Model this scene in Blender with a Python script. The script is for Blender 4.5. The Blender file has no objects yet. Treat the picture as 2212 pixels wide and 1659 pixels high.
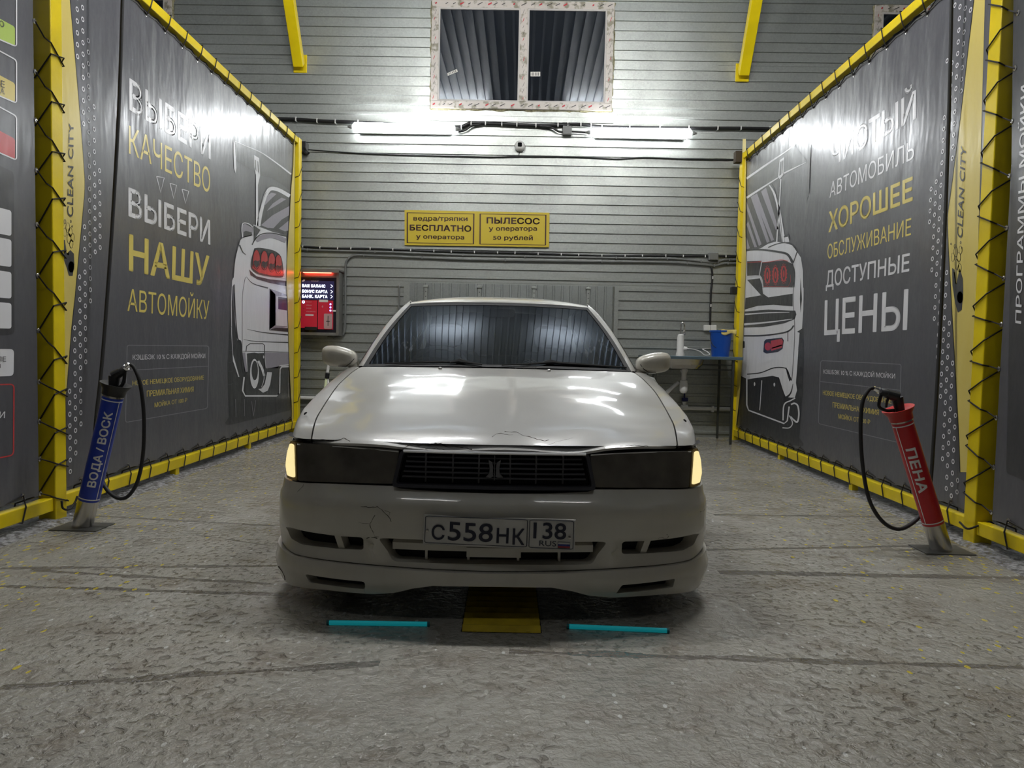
import bpy, bmesh, math, random
import numpy as np
from mathutils import Vector, Matrix, geometry
random.seed(7)
SC = bpy.context.scene
COL = SC.collection
PI = math.pi
# ------------------------------------------------------------------ camera
FPX, CX, CY = 1533.0, 1106.0, 829.5
CAMZ = 1.03
ROLL = math.radians(1.18)
yc = Vector((22.0, 74.5, -FPX)).normalized()
_a, _b = math.sin(ROLL), math.cos(ROLL)
_t = -(yc.x*_a + yc.y*_b)/yc.z
zc = Vector((_a, _b, _t)).normalized()
xc = yc.cross(zc).normalized()
ROT = Matrix((xc, yc, zc))
CAM = Vector((0, 0, CAMZ))
cam = bpy.data.cameras.new('camera'); camo = bpy.data.objects.new('camera', cam); COL.objects.link(camo)
cam.sensor_width = 36; cam.lens = 36*FPX/2212; cam.clip_start = .05; cam.clip_end = 100
camo.matrix_world = Matrix.Translation(CAM) @ ROT.to_4x4()
SC.camera = camo
def ray(px, py): return ROT @ Vector(((px-CX)/FPX, (CY-py)/FPX, -1))
def PX(px, py, X): d = ray(px, py); return CAM + d*(X/d.x)
def PY(px, py, Y): d = ray(px, py); return CAM + d*(Y/d.y)
def PZ(px, py, Z=0.0): d = ray(px, py); return CAM + d*((Z-CAMZ)/d.z)
# ------------------------------------------------------------------ world, exposure
w = bpy.data.worlds.new('world'); SC.world = w; w.use_nodes = True
w.node_tree.nodes['Background'].inputs[0].default_value = (.02, .022, .03, 1)
w.node_tree.nodes['Background'].inputs[1].default_value = .12
SC.view_settings.view_transform = 'Standard'; SC.view_settings.look = 'None'
SC.view_settings.exposure = 0.30; SC.view_settings.gamma = 1; SC.view_settings.use_curve_mapping = False
WALL_TUBE = 28.0      # emission of the two tubes on the back wall
CEIL_TUBE = 265.0     # emission of the ceiling tubes above the bay
NEAR_TUBE = 17.0      # emission of the ceiling tubes nearer the camera
# ------------------------------------------------------------------ materials
def nmat(name):
    m = bpy.data.materials.new(name); m.use_nodes = True
    nt = m.node_tree; return m, nt, nt.nodes['Principled BSDF']
def N(nt, t, **k):
    n = nt.nodes.new(t)
    for a, b in k.items():
        if isinstance(a, str) and a.startswith('i_'): n.inputs[int(a[2:])].default_value = b
        else: setattr(n, a, b)
    return n
def L(nt, a, b): nt.links.new(a, b)
def math_n(nt, op, a, b=None, clamp=False):
    n = nt.nodes.new('ShaderNodeMath'); n.operation = op; n.use_clamp = clamp
    for i, v in enumerate((a, b)):
        if v is None: continue
        if isinstance(v, (int, float)): n.inputs[i].default_value = v
        else: L(nt, v, n.inputs[i])
    return n.outputs[0]
def ramp(nt, src, stops):
    r = nt.nodes.new('ShaderNodeValToRGB'); e = r.color_ramp.elements
    while len(e) < len(stops): e.new(.5)
    for i, (p, c) in enumerate(stops):
        e[i].position = p; e[i].color = (*c, 1) if len(c) == 3 else c
    L(nt, src, r.inputs[0]); return r.outputs[0]
def mixc(nt, f, a, b):
    n = nt.nodes.new('ShaderNodeMix'); n.data_type = 'RGBA'
    for s, v in ((n.inputs[0], f), (n.inputs[6], a), (n.inputs[7], b)):
        if isinstance(v, (int, float)): s.default_value = v
        elif isinstance(v, (tuple, list)): s.default_value = (*v, 1)
        else: L(nt, v, s)
    return n.outputs[2]
MC = {}
def mat(name, col, rough=.5, metal=0, spec=.5, coat=0, emit=0, emitc=None, noise=0, nscale=8, bump=0, bscale=30, wear=None, trans=0, ior=1.45):
    if name in MC: return MC[name]
    m, nt, p = nmat(name)
    p.inputs['Base Color'].default_value = (*col, 1); p.inputs['Roughness'].default_value = rough
    p.inputs['Metallic'].default_value = metal; p.inputs['Specular IOR Level'].default_value = spec
    p.inputs['Coat Weight'].default_value = coat; p.inputs['Coat Roughness'].default_value = .05
    p.inputs['IOR'].default_value = ior; p.inputs['Transmission Weight'].default_value = trans
    if emit: p.inputs['Emission Color'].default_value = (*(emitc or col), 1); p.inputs['Emission Strength'].default_value = emit
    if noise or bump or wear:
        tc = N(nt, 'ShaderNodeTexCoord')
    if noise or wear:
        n = N(nt, 'ShaderNodeTexNoise'); n.inputs['Scale'].default_value = nscale; n.inputs['Detail'].default_value = 6; L(nt, tc.outputs['Object'], n.inputs['Vector'])
        lo = tuple(c*(1-noise) for c in col); hi = tuple(min(1, c*(1+noise*.6)) for c in col)
        c = ramp(nt, n.outputs['Fac'], [(.3, lo), (.7, hi)])
        if wear:
            n2 = N(nt, 'ShaderNodeTexNoise'); n2.inputs['Scale'].default_value = nscale*4; n2.inputs['Detail'].default_value = 8; L(nt, tc.outputs['Object'], n2.inputs['Vector'])
            f = ramp(nt, n2.outputs['Fac'], [(.62, (0, 0, 0)), (.68, (1, 1, 1))]); c = mixc(nt, f, c, wear)
        L(nt, c, p.inputs['Base Color'])
    if bump:
        n = N(nt, 'ShaderNodeTexNoise'); n.inputs['Scale'].default_value = bscale; n.inputs['Detail'].default_value = 4; L(nt, tc.outputs['Object'], n.inputs['Vector'])
        b = N(nt, 'ShaderNodeBump'); b.inputs['Strength'].default_value = bump; b.inputs['Distance'].default_value = .02
        L(nt, n.outputs['Fac'], b.inputs['Height']); L(nt, b.outputs[0], p.inputs['Normal'])
    MC[name] = m; return m
def glass_mat(name, tint, rough=.0, ior=1.5, spec=1.0):
    """thin pane: see-through tint plus a Fresnel reflection"""
    if name in MC: return MC[name]
    m = bpy.data.materials.new(name); m.use_nodes = True; nt = m.node_tree; nt.nodes.clear()
    o = N(nt, 'ShaderNodeOutputMaterial'); mx = N(nt, 'ShaderNodeMixShader'); t = N(nt, 'ShaderNodeBsdfTransparent'); g = N(nt, 'ShaderNodeBsdfGlossy'); f = N(nt, 'ShaderNodeFresnel')
    t.inputs[0].default_value = (*tint, 1); g.inputs['Roughness'].default_value = rough; g.inputs[0].default_value = (spec, spec, spec, 1)
    f.inputs[0].default_value = ior
    L(nt, f.outputs[0], mx.inputs[0]); L(nt, t.outputs[0], mx.inputs[1]); L(nt, g.outputs[0], mx.inputs[2]); L(nt, mx.outputs[0], o.inputs[0])
    MC[name] = m; return m
def banner_mat(name, col, rough=.42):
    """wet vinyl: soft folds and fine droplets in relief, one finish for cloth and print"""
    if name in MC: return MC[name]
    m, nt, p = nmat(name)
    p.inputs['Base Color'].default_value = (*col, 1); p.inputs['Specular IOR Level'].default_value = .9; p.inputs['Coat Weight'].default_value = .9; p.inputs['Coat Roughness'].default_value = .25
    g = N(nt, 'ShaderNodeNewGeometry')
    mp = N(nt, 'ShaderNodeMapping'); mp.inputs['Scale'].default_value = (1, 2.6, .8); L(nt, g.outputs['Position'], mp.inputs[0])
    n1 = N(nt, 'ShaderNodeTexNoise'); n1.inputs['Scale'].default_value = 1.6; n1.inputs['Detail'].default_value = 3; L(nt, mp.outputs[0], n1.inputs['Vector'])
    mp2 = N(nt, 'ShaderNodeMapping'); mp2.inputs['Scale'].default_value = (1, 1.6, .5); L(nt, g.outputs['Position'], mp2.inputs[0])
    n2 = N(nt, 'ShaderNodeTexNoise'); n2.inputs['Scale'].default_value = 45; n2.inputs['Detail'].default_value = 3; L(nt, mp2.outputs[0], n2.inputs['Vector'])
    h = math_n(nt, 'ADD', math_n(nt, 'MULTIPLY', n1.outputs['Fac'], .030), math_n(nt, 'MULTIPLY', n2.outputs['Fac'], .0005))
    b = N(nt, 'ShaderNodeBump'); b.inputs['Strength'].default_value = .55; b.inputs['Distance'].default_value = 1.0
    L(nt, h, b.inputs['Height']); L(nt, b.outputs[0], p.inputs['Normal']); L(nt, b.outputs[0], p.inputs['Coat Normal'])
    L(nt, ramp(nt, n2.outputs['Fac'], [(.35, (rough*.95,)*3), (.7, (rough*1.2,)*3)]), p.inputs['Roughness'])
    MC[name] = m; return m
M_BAN = banner_mat('banner_grey', (.064, .064, .076))
M_BLACK = banner_mat('print_black', (.012, .013, .02))
M_PWHITE = banner_mat('print_white', (.74, .74, .77))
M_PGREY = banner_mat('print_grey', (.30, .28, .33))
M_PYEL = banner_mat('print_yellow', (.72, .58, .11))
M_PPALE = banner_mat('print_pale_yellow', (.66, .53, .12))
M_PRED = banner_mat('print_red', (.52, .03, .035))
M_PGREEN = banner_mat('print_green', (.42, .58, .08))
M_PLINE = banner_mat('print_line', (.22, .22, .24))
M_PDARK = banner_mat('print_dark', (.028, .028, .034))
M_YEL = mat('yellow_enamel', (.72, .55, .006), .32, noise=.15, nscale=3, bump=.1, bscale=14, wear=None)
M_ROPE = mat('black_cord', (.012, .010, .010), .7)
M_BLK = mat('black_plastic', (.012, .012, .013), .42)
M_RUB = mat('black_rubber', (.014, .014, .015), .6)
M_CHR = mat('chrome', (.75, .75, .76), .1, 1)
M_STEEL = mat('brushed_steel', (.52, .50, .47), .24, 1, noise=.2, nscale=5)
M_WHT = mat('white_plastic', (.62, .62, .60), .35)
M_GREY = mat('grey_plastic', (.15, .155, .15), .5)
M_CONDUIT = mat('grey_conduit', (.14, .145, .14), .45)
# ------------------------------------------------------------------ mesh building
class MB:
    def __init__(s): s.v = []; s.f = []; s.mi = []; s.m = 0
    def add(s, vs, fs):
        o = len(s.v); s.v += [Vector(v) for v in vs]
        for f in fs: s.f.append([i+o for i in f]); s.mi.append(s.m)
        return s
    def box(s, x0, x1, y0, y1, z0, z1):
        vs = [(x, y, z) for z in (z0, z1) for y in (y0, y1) for x in (x0, x1)]
        return s.add(vs, [(0, 2, 3, 1), (4, 5, 7, 6), (0, 1, 5, 4), (2, 6, 7, 3), (0, 4, 6, 2), (1, 3, 7, 5)])
    def rbox(s, x0, x1, y0, y1, z0, z1, r=.01, n=3):
        """box with rounded edges along y (front rounded rectangle)"""
        pts = rrect(x0, x1, z0, z1, r, n); k = len(pts)
        vs = [(x, y0, z) for x, z in pts] + [(x, y1, z) for x, z in pts]
        return s.add(vs, [tuple(range(k)), tuple(range(2*k-1, k-1, -1))] + [((i+1) % k, i, i+k, (i+1) % k + k) for i in range(k)])
    def tube(s, pts, r, n=8, caps=True):
        pts = [Vector(p) for p in pts]; rr = r if isinstance(r, (list, tuple)) else [r]*len(pts)
        T = []
        for i in range(len(pts)):
            a = pts[max(0, i-1)]; b = pts[min(len(pts)-1, i+1)]; T.append((b-a).normalized())
        up = Vector((0, 0, 1)) if abs(T[0].z) < .9 else Vector((1, 0, 0))
        u = T[0].cross(up).normalized(); vs = []
        for i, p in enumerate(pts):
            u = (u - T[i]*u.dot(T[i])).normalized(); w_ = T[i].cross(u)
            for k in range(n):
                a = 2*PI*k/n; vs.append(p + (u*math.cos(a) + w_*math.sin(a))*rr[i])
        fs = [(i*n+k, i*n+(k+1) % n, (i+1)*n+(k+1) % n, (i+1)*n+k) for i in range(len(pts)-1) for k in range(n)]
        if caps: fs += [tuple(range(n-1, -1, -1)), tuple(range((len(pts)-1)*n, len(pts)*n))]
        return s.add(vs, fs)
    def lathe(s, prof, c=(0, 0, 0), axis=(0, 0, 1), n=20):
        """prof: (radius, height) pairs along axis from c"""
        a = Vector(axis).normalized(); up = Vector((1, 0, 0)) if abs(a.x) < .9 else Vector((0, 1, 0))
        u = a.cross(up).normalized(); w_ = a.cross(u); c = Vector(c); vs = []
        for r, h in prof:
            for k in range(n):
                t = 2*PI*k/n; vs.append(c + a*h + (u*math.cos(t)+w_*math.sin(t))*max(r, 1e-4))
        m = len(prof)
        fs = [(i*n+k, i*n+(k+1) % n, (i+1)*n+(k+1) % n, (i+1)*n+k) for i in range(m-1) for k in range(n)]
        fs += [tuple(range(n-1, -1, -1)), tuple(range((m-1)*n, m*n))]
        return s.add(vs, fs)
    def grid(s, P, closed=False):
        """P: rows of points"""
        r, c = len(P), len(P[0]); vs = [p for row in P for p in row]
        return s.add(vs, [(i*c+j, i*c+j+1, (i+1)*c+j+1, (i+1)*c+j) for i in range(r-1) for j in range(c-1)])
    def build(s, name, m, parent=None, smooth=False, bevel=0, weld=False, loc=None):
        me = bpy.data.meshes.new(name)
        vs = s.v
        root = parent
        while root is not None and root.parent is not None: root = root.parent
        if root is not None and 'authored' not in root:
            inv = ROOTINV.get(root.name)
            if inv is not None: vs = [inv @ v for v in vs]
        elif loc is not None:
            vs = [v - Vector(loc) for v in vs]
        me.from_pydata([tuple(v) for v in vs], [], s.f)
        ms = m if isinstance(m, (list, tuple)) else [m]
        for x in ms: me.materials.append(x)
        if len(ms) > 1:
            for p_, k in zip(me.polygons, s.mi): p_.material_index = k
        bm = bmesh.new(); bm.from_mesh(me)
        if weld: bmesh.ops.remove_doubles(bm, verts=bm.verts, dist=1e-5)
        bmesh.ops.recalc_face_normals(bm, faces=bm.faces) if not getattr(s, 'keepn', False) else None
        bm.to_mesh(me); bm.free()
        if smooth:
            me.polygons.foreach_set('use_smooth', [True]*len(me.polygons))
        me.update()
        o = bpy.data.objects.new(name, me); COL.objects.link(o)
        if parent is not None: o.parent = parent
        elif loc is not None: o.location = loc
        if smooth and smooth != 'all':
            md = o.modifiers.new('split', 'EDGE_SPLIT'); md.split_angle = math.radians(38); md.use_edge_sharp = False
        if bevel:
            md = o.modifiers.new('bevel', 'BEVEL'); md.width = bevel; md.segments = 2; md.limit_method = 'ANGLE'
        return o
ROOTINV = {}
def rrect(x0, x1, z0, z1, r, n=3):
    r = min(r, (x1-x0)/2.01, (z1-z0)/2.01); pts = []
    for cx, cz, a0 in ((x1-r, z0+r, -PI/2), (x1-r, z1-r, 0), (x0+r, z1-r, PI/2), (x0+r, z0+r, PI)):
        for k in range(n+1):
            a = a0 + PI/2*k/n; pts.append((cx+r*math.cos(a), cz+r*math.sin(a)))
    return pts
def tag(o, label, cat, group=None, kind=None):
    o['label'] = label; o['category'] = cat
    if group: o['group'] = group
    if kind: o['kind'] = kind
    return o
def thing(name, label, cat, loc=(0, 0, 0), rz=0, group=None):
    o = bpy.data.objects.new(name, None); COL.objects.link(o); o.location = loc; o.rotation_euler = (0, 0, rz); o.empty_display_size = .1
    ROOTINV[o.name] = (Matrix.Translation(loc) @ Matrix.Rotation(rz, 4, 'Z')).inverted()
    return tag(o, label, cat, group)
def struct(o): o['kind'] = 'structure'; return o
def bez(p, n=24):
    """Catmull-Rom through points"""
    p = [Vector(q) for q in p]; q = [p[0]*2-p[1]] + p + [p[-1]*2-p[-2]]; out = []
    for i in range(1, len(q)-2):
        for k in range(n):
            t = k/n; a, b, c, d = q[i-1:i+3]
            out.append(.5*((2*b) + (c-a)*t + (2*a-5*b+4*c-d)*t*t + (3*b-a-3*c+d)*t**3))
    out.append(p[-1]); return out
# text as flat mesh fitted into a quad BL, BR, TR, TL (world points)
TX = {}
def text_geo(s, wt=0.0, sp=1.0):
    k = (s, wt, sp)
    if k in TX: return TX[k]
    c = bpy.data.curves.new('t', 'FONT'); c.body = s; c.offset = min(wt, 0); c.resolution_u = 4; c.space_character = sp; c.fill_mode = 'NONE'
    o = bpy.data.objects.new('t', c); COL.objects.link(o)
    dg = bpy.context.evaluated_depsgraph_get(); me = bpy.data.meshes.new_from_object(o.evaluated_get(dg))
    pv = [(v.co.x, v.co.y) for v in me.vertices]; pe = [tuple(e.vertices) for e in me.edges]
    bpy.data.objects.remove(o); bpy.data.curves.remove(c); bpy.data.meshes.remove(me)
    r = geometry.delaunay_2d_cdt([Vector(v) for v in pv], pe, [], 0, 1e-7); vs = [(v.x, v.y) for v in r[0]]
    E_ = np.array([[*pv[i], *pv[j]] for i, j in pe]); fs = []
    for f in r[2]:      # keep what lies inside the outlines (even-odd)
        x = sum(vs[i][0] for i in f)/len(f); y = sum(vs[i][1] for i in f)/len(f)
        m = (E_[:, 1] > y) != (E_[:, 3] > y); q = E_[m]
        if len(q) and int(np.sum(x < (q[:, 2]-q[:, 0])*(y-q[:, 1])/(q[:, 3]-q[:, 1])+q[:, 0])) % 2: fs.append(tuple(f))
    if wt > 0:      # bolder weight: a rim along every outline edge, rounded at the corners
        cnt = {}
        for f in fs:
            for i in range(len(f)):
                a, b = f[i], f[(i+1) % len(f)]; cnt.setdefault((min(a, b), max(a, b)), []).append((a, b))
        vs = list(vs); fs = list(fs); used = set()
        for e in [q[0] for q in cnt.values() if len(q) == 1]:
            (ax, ay), (bx, by) = vs[e[0]], vs[e[1]]; l = math.hypot(bx-ax, by-ay)
            if l < 1e-7: continue
            nx, ny = (by-ay)/l*wt, -(bx-ax)/l*wt; k0 = len(vs)
            vs += [(ax+nx, ay+ny), (bx+nx, by+ny), (bx-nx*.2, by-ny*.2), (ax-nx*.2, ay-ny*.2)]; fs.append((k0+3, k0+2, k0+1, k0))
            if e[0] not in used:
                used.add(e[0]); k0 = len(vs); vs += [(ax+wt*math.cos(PI*j/4), ay+wt*math.sin(PI*j/4)) for j in range(8)]; fs.append(tuple(range(k0, k0+8)))
    fs = [f if sum(vs[f[i-1]][0]*vs[f[i]][1]-vs[f[i]][0]*vs[f[i-1]][1] for i in range(len(f))) > 0 else f[::-1] for f in fs]
    x0 = min(v[0] for v in vs); x1 = max(v[0] for v in vs); y0 = min(v[1] for v in vs); y1 = max(v[1] for v in vs)
    vs = [((a-x0)/(x1-x0), (b-y0)/(y1-y0)) for a, b in vs]
    TX[k] = (vs, fs); return TX[k]
def text_cut(s, wt, sp, n=12):
    """lettering sliced into thin rows so that it can follow a round surface"""
    vs, fs = text_geo(s, wt, sp); bm = bmesh.new(); V = [bm.verts.new((a, b, 0)) for a, b in vs]
    for f in fs:
        try: bm.faces.new([V[i] for i in f])
        except ValueError: pass
    for k in range(1, n):
        bmesh.ops.bisect_plane(bm, geom=bm.verts[:]+bm.edges[:]+bm.faces[:], plane_co=(0, k/n, 0), plane_no=(0, 1, 0))
    bm.verts.index_update(); out = [(v.co.x, v.co.y) for v in bm.verts], [tuple(v.index for v in f.verts) for f in bm.faces]; bm.free(); return out
def text_on(mb, s, quad, ofs=(0, 0, 0), wt=0.0, sp=1.0):
    vs, fs = text_geo(s, wt, sp); BL, BR, TR, TL = [Vector(q) for q in quad]; o = Vector(ofs)
    mb.add([(BL*(1-a)+BR*a)*(1-b) + (TL*(1-a)+TR*a)*b + o for a, b in vs], fs); return mb
# ------------------------------------------------------------------ setting
WY = 8.73           # face of the back wall
CEILZ = 5.36
XL, XR = -2.62, 2.51   # inner faces of the two frame rows
def galv(name, base, rough, metal=.85, bump=.25):
    m, nt, p = nmat(name); tc = N(nt, 'ShaderNodeNewGeometry')
    v = N(nt, 'ShaderNodeTexVoronoi'); v.inputs['Scale'].default_value = 55; L(nt, tc.outputs['Position'], v.inputs['Vector'])
    n = N(nt, 'ShaderNodeTexNoise'); n.inputs['Scale'].default_value = 1.7; n.inputs['Detail'].default_value = 7; L(nt, tc.outputs['Position'], n.inputs['Vector'])
    bw = N(nt, 'ShaderNodeRGBToBW'); L(nt, v.outputs['Color'], bw.inputs[0])
    f = math_n(nt, 'ADD', math_n(nt, 'MULTIPLY', bw.outputs[0], .25), math_n(nt, 'MULTIPLY', n.outputs['Fac'], .85))
    L(nt, ramp(nt, f, [(.25, tuple(c*.78 for c in base)), (.8, tuple(c*1.12 for c in base))]), p.inputs['Base Color'])
    L(nt, ramp(nt, f, [(.3, (rough*1.25,)*3), (.75, (rough*.8,)*3)]), p.inputs['Roughness'])
    p.inputs['Metallic'].default_value = metal
    b = N(nt, 'ShaderNodeBump'); b.inputs['Strength'].default_value = bump; b.inputs['Distance'].default_value = .02
    L(nt, n.outputs['Fac'], b.inputs['Height']); L(nt, b.outputs[0], p.inputs['Normal'])
    return m
M_GALV = galv('galvanised_sheet', (.38, .40, .38), .42, .75)
M_GALV2 = galv('galvanised_sheet_dull', (.30, .32, .31), .45)
M_CEIL = mat('ceiling_sheet', (.42, .48, .56), .33, .75)
# floor: worn wet concrete
def floor_material():
    m, nt, p = nmat('wet_concrete'); g = N(nt, 'ShaderNodeNewGeometry'); P = g.outputs['Position']
    sx = N(nt, 'ShaderNodeSeparateXYZ'); L(nt, P, sx.inputs[0]); X, Y = sx.outputs[0], sx.outputs[1]
    def noise(scale, detail=5, sc=(1, 1, 1), rough=.55, dist=0):
        mp = N(nt, 'ShaderNodeMapping'); mp.inputs['Scale'].default_value = sc; L(nt, P, mp.inputs[0])
        n = N(nt, 'ShaderNodeTexNoise'); n.inputs['Scale'].default_value = scale; n.inputs['Detail'].default_value = detail
        n.inputs['Roughness'].default_value = rough; n.inputs['Distortion'].default_value = dist; L(nt, mp.outputs[0], n.inputs['Vector']); return n.outputs['Fac']
    big, mid = noise(.9, 6), noise(4.5, 8, (1, 1.3, 1), .62)
    col = ramp(nt, big, [(.3, (.25, .238, .205)), (.55, (.345, .334, .296)), (.75, (.41, .402, .37))])
    col = mixc(nt, ramp(nt, mid, [(.50, (0, 0, 0)), (.66, (.65,)*3)]), col, (.20, .172, .137))
    # brown dirt in the pits of the worn screed
    chips = noise(30, 3, (1, 1.1, 1), .5, .5); zone = noise(1.1, 3, (1, 1, 1), .5)
    zm = ramp(nt, zone, [(.42, (.15,)*3), (.58, (1,)*3)])
    pit = ramp(nt, chips, [(.36, (1,)*3), (.44, (0,)*3)]); pitm = math_n(nt, 'MULTIPLY', pit, zm)
    col = mixc(nt, math_n(nt, 'MULTIPLY', pitm, .55), col, (.085, .066, .052))
    # old scraped lines and damp joints crossing the bay
    ln = []
    for (a, b, wd) in (((0,1228),(597,1222),.012), ((65,1232),(597,1262),.014), ((0,1266),(622,1284),.014), ((0,1485),(820,1433),.017), ((214,1115),(597,1136),.012),
                       ((423,1155),(592,1180),.007), ((1100,1407),(2212,1442),.018), ((1527,1188),(1955,1180),.018), ((1552,1236),(2156,1248),.026), ((1542,1112),(1804,1115),.016)):
        A, B = PZ(*a), PZ(*b); k = (B.y-A.y)/(B.x-A.x); c0 = A.y-k*A.x
        d = math_n(nt, 'ABSOLUTE', math_n(nt, 'SUBTRACT', math_n(nt, 'SUBTRACT', Y, math_n(nt, 'MULTIPLY', X, k)), c0))
        wob = math_n(nt, 'MULTIPLY', math_n(nt, 'SUBTRACT', mid, .5), .09); d = math_n(nt, 'ADD', d, wob)
        on = math_n(nt, 'LESS_THAN', d, wd)
        lo, hi = min(A.x, B.x), max(A.x, B.x)
        if lo > -2.4: on = math_n(nt, 'MULTIPLY', on, math_n(nt, 'GREATER_THAN', X, lo))
        if hi < 1.9: on = math_n(nt, 'MULTIPLY', on, math_n(nt, 'LESS_THAN', X, hi))
        ln.append(on)
    lines = ln[0]
    for q in ln[1:]: lines = math_n(nt, 'MAXIMUM', lines, q)
    col = mixc(nt, math_n(nt, 'MULTIPLY', lines, .72), col, (.095, .085, .074))
    # yellow paint flecks under the frames, pale flecks everywhere
    v = N(nt, 'ShaderNodeTexVoronoi'); v.inputs['Scale'].default_value = 26; v.inputs['Randomness'].default_value = 1
    mpv = N(nt, 'ShaderNodeMapping'); mpv.inputs['Scale'].default_value = (1.4, .8, 1); L(nt, P, mpv.inputs[0]); L(nt, mpv.outputs[0], v.inputs['Vector'])
    bw = N(nt, 'ShaderNodeSeparateColor'); L(nt, v.outputs['Color'], bw.inputs[0])
    ax = math_n(nt, 'ABSOLUTE', math_n(nt, 'ADD', X, .06))
    near = math_n(nt, 'MULTIPLY', math_n(nt, 'SUBTRACT', ax, 1.3), .62, True)
    sel = math_n(nt, 'LESS_THAN', bw.outputs[0], math_n(nt, 'MULTIPLY', near, .75))
    dot = math_n(nt, 'LESS_THAN', math_n(nt, 'ADD', v.outputs['Distance'], math_n(nt, 'MULTIPLY', chips, .3)), math_n(nt, 'ADD', .30, math_n(nt, 'MULTIPLY', bw.outputs[1], .2)))
    yel = math_n(nt, 'MULTIPLY', sel, dot)
    col = mixc(nt, math_n(nt, 'MULTIPLY', yel, .85), col, (.62, .50, .03))
    splash = math_n(nt, 'MULTIPLY', math_n(nt, 'GREATER_THAN', math_n(nt, 'ADD', math_n(nt, 'MULTIPLY', math_n(nt, 'SUBTRACT', ax, 2.36), 1.6, True), math_n(nt, 'MULTIPLY', mid, .8)), .62), math_n(nt, 'LESS_THAN', ax, 2.8))
    col = mixc(nt, math_n(nt, 'MULTIPLY', splash, .45), col, (.33, .27, .05))
    v2 = N(nt, 'ShaderNodeTexVoronoi'); v2.inputs['Scale'].default_value = 15; L(nt, mpv.outputs[0], v2.inputs['Vector'])
    s2 = N(nt, 'ShaderNodeSeparateColor'); L(nt, v2.outputs['Color'], s2.inputs[0])
    pale = math_n(nt, 'MULTIPLY', math_n(nt, 'LESS_THAN', s2.outputs[0], .30), math_n(nt, 'LESS_THAN', v2.outputs['Distance'], .13))
    col = mixc(nt, math_n(nt, 'MULTIPLY', pale, .75), col, (.6, .6, .58))
    L(nt, col, p.inputs['Base Color'])
    wet = noise(1.6, 5, (1.2, .7, 1), .6)
    r = ramp(nt, wet, [(.40, (.12,)*3), (.62, (.38,)*3)])
    side = math_n(nt, 'MULTIPLY', math_n(nt, 'SUBTRACT', Y, 2.0), .30, True)
    r = math_n(nt, 'SUBTRACT', r, math_n(nt, 'MULTIPLY', side, .16)); r = math_n(nt, 'MAXIMUM', r, .10)
    r = math_n(nt, 'SUBTRACT', r, math_n(nt, 'MULTIPLY', lines, .1)); L(nt, r, p.inputs['Roughness'])
    p.inputs['Specular IOR Level'].default_value = .55
    fine = noise(95, 3, (1, 1, 1), .6); undul = noise(6, 3)
    h = math_n(nt, 'ADD', math_n(nt, 'MULTIPLY', chips, .017), math_n(nt, 'ADD', math_n(nt, 'MULTIPLY', fine, .0045), math_n(nt, 'MULTIPLY', undul, .012)))
    h = math_n(nt, 'SUBTRACT', h, math_n(nt, 'ADD', math_n(nt, 'MULTIPLY', pitm, .005), math_n(nt, 'MULTIPLY', lines, .004)))
    b = N(nt, 'ShaderNodeBump'); b.inputs['Strength'].default_value = .85; b.inputs['Distance'].default_value = 1.0
    L(nt, h, b.inputs['Height']); L(nt, b.outputs[0], p.inputs['Normal'])
    return m
mb = MB().box(-9, 9, -7, WY+.2, -.15, 0); struct(mb.build('floor', floor_material()))
# corrugated wall made of sheets
PITCH = .115
def rib_profile(a, b, pitch=PITCH, rib=.034, dep=.018):
    """(position, height) pairs from a to b"""
    out = [(a, 0)]; k = math.floor(a/pitch)
    while True:
        c = k*pitch + pitch/2
        if c - rib/2 > b: break
        for q, h in ((c-rib/2, 0), (c-rib/2+.0035, dep), (c+rib/2-.0035, dep), (c+rib/2, 0)):
            if a < q < b: out.append((q, h))
        k += 1
    out.append((b, 0)); return out
def sheet_h(x0, x1, z0, z1, y, dy=0):
    pr = rib_profile(z0, z1); mb = MB()
    for y_, s in ((y+dy, 1),):
        mb.grid([[(x0, y_-h, z), (x1, y_-h, z)] for z, h in pr])
    mb.add([(x0, y, z0), (x1, y, z0), (x1, y+.03, z0), (x0, y+.03, z0)], [(0, 1, 2, 3)])
    return mb
wall = MB().box(-9, 9, WY+.06, WY+.22, 0, CEILZ+.3).build('wall_back', M_GALV2); struct(wall)
colx = [-9, -6.1, PY(640, 500, WY).x, PY(1540, 500, WY).x, 5.2, 9]
rows = [0, 8*PITCH, 16*PITCH, 24*PITCH, 32*PITCH, 39*PITCH, CEILZ]
for j in range(len(rows)-1):
    for i in range(len(colx)-1):
        dx = .015 if (i+j) % 2 else 0
        o = sheet_h(colx[i]-(.012 if i else 0), colx[i+1], rows[j], rows[j+1], WY+.01*(0), dy=(.004 if (i+j) % 2 else 0)).build('corrugated_sheet', M_GALV, wall)
for nm, x0, x1 in (('wall_left', -9.2, -9), ('wall_right', 9, 9.2)):
    o = MB().box(x0, x1, -7, WY+.2, 0, CEILZ+.3).build(nm, M_GALV2); struct(o)
    xs = x1 if x0 < 0 else x0; sg = 1 if x0 < 0 else -1
    pr = rib_profile(0, CEILZ); MB().grid([[(xs+sg*(.005+h), -7, z), (xs+sg*(.005+h), WY, z)] for z, h in pr]).build('corrugated_sheet', M_GALV2, o)
fw = MB().box(-9, 9, -7.2, -7, 0, CEILZ+.3).build('wall_front', mat('dull_panel', (.10, .10, .10), .6)); struct(fw)
for i, x in enumerate((-5.2, 0, 5.2)):
    d = MB()
    for k in range(7): d.box(x-1.9, x+1.9, -6.99, -6.95, .05+k*.5, .52+k*.5)
    struct(d.build('door_%d' % (i+1), mat('grey_door', (.12, .12, .125), .5)))
ce = MB().box(-9, 9, -7, WY+.2, CEILZ+.02, CEILZ+.2).build('ceiling', M_CEIL); struct(ce)
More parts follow.
